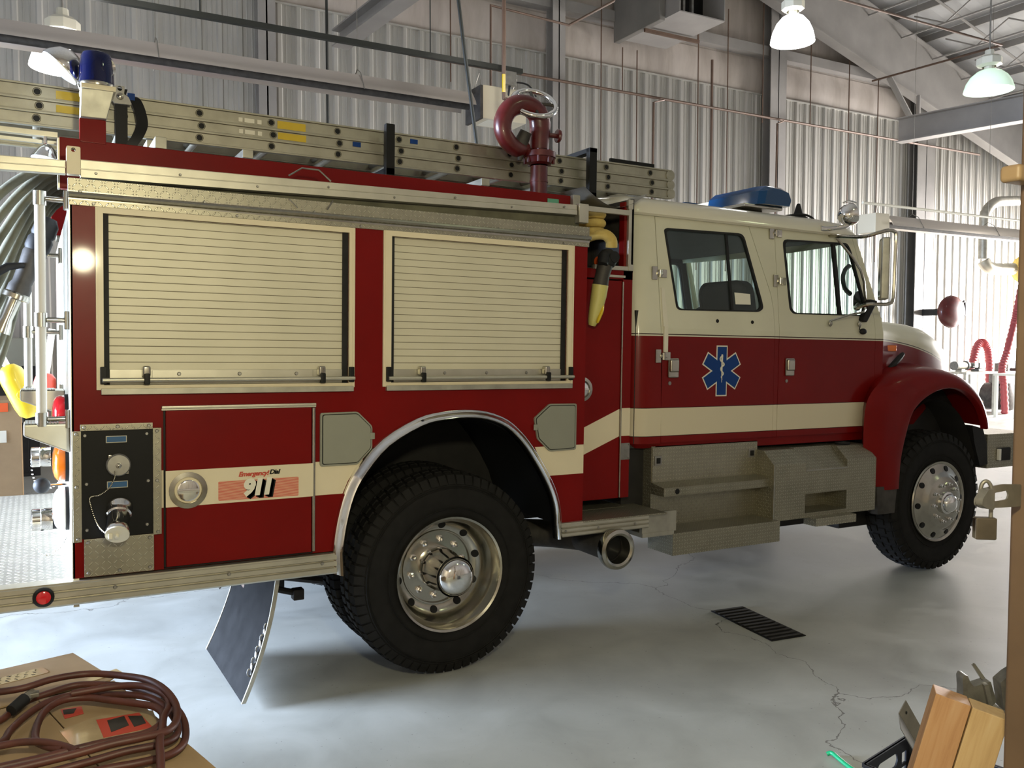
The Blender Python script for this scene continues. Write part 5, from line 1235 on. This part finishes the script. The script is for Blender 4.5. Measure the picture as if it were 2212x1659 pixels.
part(MB().tube([(5.11,9.35,4.78),(5.11,9.35,4.71),(5.19,9.36,4.70),(5.30,9.5,4.70),(5.30,9.59,4.70)],.026,8),'pipe_elbow','pipeb',bpy.data.objects['gas_pipe'])
pipe('conduit','thin dark conduit bent above the burner box and angling to the roof','conduit',[(5.22,9.9,4.95),(5.22,9.9,6.03),(6.41,9.9,5.99),(7.15,9.9,6.45),(8.6,9.9,9.3)],.018,'pipeb')
pipe('hanging_rope','dark slanting rope hanging behind the ladder left of the burner box','rope',[(4.25,9.0,9.5),(4.33,9.,5.62),(4.40,9.,5.1),(4.56,9.,4.03),(4.7,9.,2.4)],.022,'black2')
pipe('hanging_cable','dark vertical cable behind the ladder, at the left of the back wall','cable',[(4.0,12.9,10.),(4.0,12.9,1.5)],.022,'black2')
gr='thin rods hanging before the back wall'
for x,z0,z1,lab in ((10.05,6.54,7.38,'thin dark rod ending at the brown pipe, below the vent box left edge'),(10.40,3.2,7.38,'thin dark rod running down the wall below the vent box'),(11.95,3.2,8.2,'thin dark rod hanging below the middle of the upper girt'),(12.32,3.6,7.5,'thick dark rod stub near the top of the ribbed sheet'),(12.75,3.2,8.6,'thin dark rod under the right end of the vent box'),(13.75,6.4,9.5,'thin dark rod just left of the middle column'),(15.2,6.50,9.2,'thin dark rod just right of the middle column'),(16.45,3.6,8.8,'thin dark rod between the two right columns'),(17.45,3.6,8.0,'thin dark rod below the gable rafter'),(9.55,4.5,9.9,'thin dark rod just right of the left column'),(6.4,6.2,10,'thin dark rod above the burner box')):
    pipe('hanger_rod',lab,'rod',[(x,13.62,z0),(x,13.62,z1)],.013 if 'thick' not in lab else .028,'pipeb',6,gr)
# black rail
BR=MB().box(-2.5,5.45,9.47,9.53,5.09,5.15).build('hanging_rail',MT['black2']); tag(BR,'long black rail hung level above the tube heater at upper left','rail')
for x in (-1.,1.6,4.2): part(MB().cyl((x,9.5,5.15),(x,9.5,9.),.008,seg=6),'rail_rod','black2',BR)
part(MB().box(5.19,5.35,9.45,9.55,4.92,5.09,.01),'junction_box','steel',BR)
part(MB().tube([(5.27,9.5,4.93),(5.26,9.5,4.80),(5.30,9.5,4.95),(5.42,9.5,4.98),(5.56,9.5,4.96),(5.66,9.5,4.84)],.011,6,smooth=4),'power_cord','black',BR)
# tube heaters
def heater(name,label,x0,x1,z,y,burner):
    t=thing(name,label,'heater'); 
    sec=lambda x:[V(x,y-.10,z+.10),V(x,y-.20,z-.02),V(x,y-.22,z-.07),V(x,y-.225,z-.07),V(x,y-.205,z-.015),V(x,y-.105,z+.11),V(x,y+.105,z+.11),V(x,y+.205,z-.015),V(x,y+.225,z-.07),V(x,y+.22,z-.07),V(x,y+.20,z-.02),V(x,y+.10,z+.10)]
    part(MB().loft([sec(x0),sec(x1)]),'reflector_hood','refl',t,20)
    part(MB().cyl((x0,y,z-.03),(x1,y,z-.03),.05,seg=14),'burner_tube','grease',t)
    if burner:
        bb=part(MB().box(x1+.10,x1+.72,y-.20,y+.20,z-.21,z+.20,.006),'burner_box','heater',t)
        part(MB().box(x1+.06,x1+.10,y-.21,y+.21,z-.22,z+.19,.002),'box_end_plate','grease',bb)
        part(MB().box(x1+.2,x1+.5,y-.15,y+.15,z-.213,z-.209),'data_label','wht',bb)
        for x in (x1+.12,x1+.66): part(MB().tube([(x,y-.1,z+.20),(x+.04,y,z+.42),(x+.04,y,z+.44)],.005,5).tube([(x,y+.1,z+.20),(x+.04,y,z+.42)],.005,5),'hanging_chain','galv',t)
    for x in [x0+.8+2.2*k for k in range(int((x1-x0)/2.2))]:
        part(MB().tube([(x,y-.24,z-.08),(x,y-.12,z+.13),(x,y,z+.2),(x,y+.12,z+.13),(x,y+.24,z-.08)],.006,5).cyl((x,y,z+.2),(x,y,z+4.2),.004,seg=5),'hanger_bracket','galv',t)
    return t
heater('tube_heater','long radiant tube heater with cream burner box, hung above the ladder',-4.0,4.85,4.72,9.8,True)
heater('tube_heater','radiant tube heater with white end box, hung at right beyond the cab',12.72,19.5,3.76,9.8,False)
e=bpy.data.objects['tube_heater.001']
part(MB().box(12.33,12.68,9.62,9.98,3.56,3.88,.005),'end_box','heater',e); part(MB().tube([(12.5,9.8,3.88),(12.56,9.8,4.1),(12.62,9.8,3.88)],.006,5),'hanging_chain','galv',e)
pipe('hanging_white_pipe','thin bright pipe running level above the right-hand heater','pipe',[(11.85,9.5,3.99),(18.4,9.5,3.99)],.022,'wht')
# vent box
vb=thing('vent_box','grey metal vent box with dark open front, high on the back wall','vent')
m=MB(); m.box(10.106,11.17,12.02,13.7,7.552,7.572); m.box(10.106,10.126,12.02,13.7,7.57,8.9); m.box(11.15,11.17,12.02,13.7,7.57,8.9); m.box(10.106,11.17,12.02,13.7,8.88,8.9); part(m,'vent_housing','beam',vb)
part(MB().box(10.13,11.15,12.6,12.62,7.57,8.88),'vent_interior','blk',vb)
for x in (10.42,10.62): part(MB().box(x,x+.05,12.3,12.36,7.57,8.88),'damper_blade','steel',vb)
part(MB().box(9.96,10.10,12.4,13.8,7.5,8.9,.02),'duct_collar','beamd',vb)
part(MB().box(10.0,11.3,12.85,12.9,7.44,7.50).cyl((10.02,12.88,7.5),(10.02,12.88,10),.012,seg=6).cyl((11.28,12.88,7.5),(11.28,12.88,10),.012,seg=6),'support_bar','pipeb',vb)
# lamps
def lamp(label,x,y,z,r,h,mat,ballast,rod):
    t=thing('high_bay_lamp',label,'lamp',(x,y,z),(0,0,0),'high bay lamps under the roof')
    o=MB().lathe([(r,0),(r*.985,.04*h/.36),(r*.90,.14*h/.36),(r*.74,.24*h/.36),(r*.5,.32*h/.36),(r*.32,.35*h/.36),(r*.2,.36*h/.36)],(0,0,0),(0,0,1),36).build('lamp_dome',MT[mat],t,60)
    part(MB().cyl((0,0,h),(0,0,h+.05),r*.2,seg=12).lathe([(r*.3,h+.04),(r*.52,h+.07),(r*.52,h+.17),(r*.36,h+.21),(r*.2,h+.21),(r*.18,h+.30)],(0,0,0),(0,0,1),8),'ballast','lampw',t,25)
    part(MB().cyl((0,0,h+.3),(0,0,rod),.012,seg=6),'stem','steel',t)
    part(MB().sph((0,0,h*.5),r*.32,r*.32,h*.3,12,8),'bulb','bulb' if mat=='dome' else 'domeg',t)
    return t
lamp('white glowing high bay lamp at upper right beside the middle column',8.905,8.3,5.70,.285,.36,'dome',1,4.6)
lamp('greenish high bay lamp at far right below the sloping roof',13.235,8.3,5.67,.36,.33,'domeg',1,3.6)
L3=lamp('pale high bay lamp at upper left, partly hidden behind the blue beacon',.36,10.4,4.63,.33,.32,'dome',1,3.9)
# far right workshop corner
hr=thing('hose_reel','round red hose reel on the back wall right of the far column','hose reel',(19.40,12.95,2.44))
part(MB().lathe([(0,-.16),(.20,-.15),(.36,-.08),(.40,0),(.36,.08),(.20,.15),(0,.16)],(0,0,0),(0.15,1,0),28),'reel_drum','gunred',hr,60)
part(MB().box(-.1,.1,.15,.95,-.08,.08),'reel_arm','dark',hr); part(MB().tube([(.34,-.05,.2),(.42,-.05,.26),(.45,-.05,.15),(.45,-.05,-.1)],.03,8,smooth=3),'reel_outlet','black',hr)
pipe('exhaust_duct','grey round duct bending down beside the wall at far right','duct',[(23.6,12.8,5.42),(21.3,12.8,5.22),(20.75,12.8,5.12),(20.42,12.8,4.86),(20.38,12.8,4.5),(20.38,12.8,3.75)],.12,'alud',16,None,4)
ed=thing('mounted_exhaust_reel','orange-ended exhaust extraction fitting with silver elbow at far right','exhaust fitting')
part(MB().tube([(20.40,12.8,3.69),(20.50,12.75,3.55),(20.8,12.7,3.50),(21.3,12.6,3.52)],.15,14,smooth=3),'elbow','alu',ed); part(MB().lathe([(.0,-.12),(.30,-.10),(.36,0),(.30,.12),(0,.14)],(21.55,12.5,3.52),(.8,-.3,0),24),'reel_drum','ynozzle',ed,60)
def rings(m,pts,r,k):
    P=catmull([V(*p) for p in pts],k); m.tube(P,[r*(1.0 if i%2 else .82) for i in range(len(P))],10)
m=MB(); rings(m,[(20.80,12.0,3.45),(20.70,12.,3.2),(20.50,12.,2.5),(20.38,12.,2.13),(20.15,12.,1.5),(19.97,12.,1.1),(20.05,12.,.7),(20.13,12.,.01)],.09,12)
tag(m.build('exhaust_hose',MT['hred']),'ribbed pink-red exhaust hose slanting down to the floor at far right','exhaust hose')
m=MB(); rings(m,[(20.3,13.,.95),(20.42,13.,1.30),(20.55,13.,1.60),(20.75,13.,1.70),(20.98,13.,1.55),(21.08,13.,1.2),(21.1,13.,.7),(21.1,13.,.01)],.10,10)
tag(m.build('exhaust_hose',MT['hred']),'ribbed red hose looped in an arch above the far workbench','exhaust hose')
def table(name,label,x0,x1,y0,y1,z,mt,ml):
    t=thing(name,label,'workbench'); part(MB().box(x0,x1,y0,y1,z-.05,z,.005),'bench_top',mt,t)
    for x in (x0+.05,x1-.05):
        for y in (y0+.05,y1-.05): part(MB().box(x-.03,x+.03,y-.03,y+.03,0,z-.05),'leg',ml,t)
    return t
table('workbench','grey-brown workbench at far right beyond the engine nose',18.6,19.8,12.0,12.7,1.02,'alud','alud')
table('workbench','white topped work table with thin legs at far right',19.05,20.1,11.1,11.65,1.0,'wht','wht')
st=thing('stool','round metal stool with splayed legs at far right under the white table','stool',(19.55,10.75,0))
part(MB().cyl((0,0,.74),(0,0,.79),.19,seg=20),'seat','alu',st)
for k in range(4):
    a=PI/4+k*PI/2; part(MB().cyl((.13*math.cos(a),.13*math.sin(a),.74),(.26*math.cos(a),.26*math.sin(a),0),.014,seg=8),'leg','chromed',st)
part(MB().tube([(.21*math.cos(t),.21*math.sin(t),.28) for t in [2*PI*i/20 for i in range(20)]],.01,6,closed=True),'foot_ring','chromed',st)
vc=thing('bench_vise','dark bench vise on the grey-brown workbench at far right','vise',(19.50,12.3,1.02))
part(MB().box(-.12,.12,-.10,.10,0,.06,.01).box(-.05,.2,-.07,.07,.06,.2,.02).box(-.26,-.1,-.08,.08,.08,.2,.02).cyl((-.3,0,.12),(.1,0,.12),.03,seg=10),'vise_body','cast',vc); part(MB().cyl((-.32,-.1,.12),(-.32,.1,.12),.012,seg=8),'vise_handle','steel',vc)
gd=thing('bench_grinder','small grey bench grinder on the workbench left end, far right','grinder',(18.90,12.35,1.02))
part(MB().cyl((-.16,0,.14),(.16,0,.14),.09,seg=18).box(-.06,.06,-.08,.08,0,.06),'motor','alud',gd); part(MB().cyl((-.24,0,.14),(-.18,0,.14),.11,seg=18),'wheel_guard','cast',gd); part(MB().cyl((.18,0,.14),(.24,0,.14),.11,seg=18),'wheel_guard','cast',gd)
ac=thing('air_compressor','dark round shop compressor standing behind the white table','compressor',(20.6,12.4,0))
part(MB().cyl((0,-.25,.38),(0,.35,.38),.33,seg=24).sph((0,-.25,.38),.33,.12,.33).cyl((-.2,0,0),(-.2,0,.2),.04,seg=8).cyl((.2,0,0),(.2,0,.2),.04,seg=8),'tank','grease',ac,50); part(MB().box(-.22,.22,-.2,.2,.70,1.0,.05).cyl((-.1,0,1.0),(-.1,0,1.2),.1,seg=14).cyl((.14,0,1.0),(.14,0,1.18),.1,seg=14),'pump_head','cast',ac)
tb=thing('tool_box','dark tool tray with bottles on a stand at the far right edge','tool box',(21.75,12.6,0))
part(MB().box(-.3,.3,-.2,.2,.98,1.05,.01),'tray','dark',tb); part(MB().cyl((0,0,0),(0,0,.98),.03,seg=8).cyl((0,0,0),(0,0,.02),.22,seg=16),'stand','galv',tb); part(MB().cyl((-.15,0,1.05),(-.15,0,1.24),.05,seg=10).cyl((.02,.05,1.05),(.02,.05,1.2),.06,seg=10),'bottle','blue',tb); part(MB().box(.1,.25,-.1,.1,1.05,1.15,.02),'red_can','redvinyl',tb)
# far left: tall carton, cabinet
cb=thing('tall_carton','tall brown carton with orange sticker standing behind the tailboard at left','box')
part(MB().box(-.95,-.125,10.0,10.8,0,1.15,.006),'carton_body','board',cb); part(MB().box(-.33,-.235,9.994,10.0,1.03,1.12),'orange_sticker','orange',cb,label='orange sticker'); part(MB().box(-.33,-.255,9.994,10.0,.72,.84),'white_label','wht',cb)
cn=thing('storage_cabinet','low dark grey storage cabinet against the back wall at far left','cabinet')
part(MB().box(-3.,.05,12.6,13.3,0,1.42,.01),'cabinet_body','dark',cn); part(MB().box(-3.05,.08,12.55,13.35,1.42,1.78,.01),'cabinet_top','hatch',cn)
for k in range(3): d=part(MB().box(-2.95+k*.97,-2.02+k*.97,12.585,12.60,.05,1.38,.004),'cabinet_door','dark',cn); part(MB().box(-2.10+k*.97,-2.07+k*.97,12.56,12.585,.7,.85),'handle','steel',d)
# ================================================================ LIGHT
def area(name,loc,rot,sx,sy,p,col,spread=PI):
    l=bpy.data.lights.new(name,'AREA'); l.shape='RECTANGLE'; l.size=sx; l.size_y=sy; l.energy=p; l.color=col; l.spread=spread
    o=bpy.data.objects.new(name,l); COL.objects.link(o); o.location=loc; o.rotation_euler=rot; return o
def point(name,loc,p,col,r=.15):
    l=bpy.data.lights.new(name,'POINT'); l.energy=p; l.color=col; l.shadow_soft_size=r
    o=bpy.data.objects.new(name,l); COL.objects.link(o); o.location=loc; return o
def aim(o,tgt):
    d=V(*tgt)-o.location; o.rotation_euler=d.to_track_quat('-Z','Y').to_euler()
a_=area('bay_door_daylight',(X0+.35,7.05,2.05),(0,0,0),5.0,3.8,2550,(.63,.765,1.0),R(75)); aim(a_,(.6,4.1,.1))
b_=area('front_bay_daylight',(X1-.35,9.6,2.5),(0,0,0),6.6,3.6,2600,(1.0,.955,.90),R(125)); aim(b_,(19.5,10.6,.6))
b2=area('front_bay_daylight',(X1-.35,11.6,2.3),(0,0,0),2.6,3.6,1500,(1.0,.94,.97),R(100)); aim(b2,(20.3,13.0,.9))
for x in (.9,4.9,8.9,13.2,17.5): point('bay_or_fill_lamp',(x,8.3,5.15),22,(1.0,.95,.86),.2)
point('room_lamp',(.37,.2,2.40),215,(.99,.91,.60),.09)
for x in (4.0,9.0): point('bay_or_fill_lamp',(x,.6,5.6),30,(.86,1.0,.58),.25)  # unseen fill lamps added to brighten and green the right-hand floor
w=bpy.data.worlds.new('World'); SC.world=w; w.use_nodes=True; w.node_tree.nodes['Background'].inputs[0].default_value=(.75,.83,1,1); w.node_tree.nodes['Background'].inputs[1].default_value=1.0
cam=bpy.data.cameras.new('camera'); cam.lens=36*1850/2212; cam.sensor_width=36; cam.clip_end=200
co=bpy.data.objects.new('camera',cam); COL.objects.link(co); co.location=(0,0,1.75); co.rotation_euler=(R(90-2.92),0,R(-29.2)); SC.camera=co
SC.view_settings.view_transform='Standard'; SC.view_settings.look='None'; SC.view_settings.exposure=0.0; SC.view_settings.gamma=1; SC.view_settings.use_curve_mapping=False
SC.cycles.max_bounces=8; SC.cycles.transparent_max_bounces=12; SC.cycles.sample_clamp_indirect=6
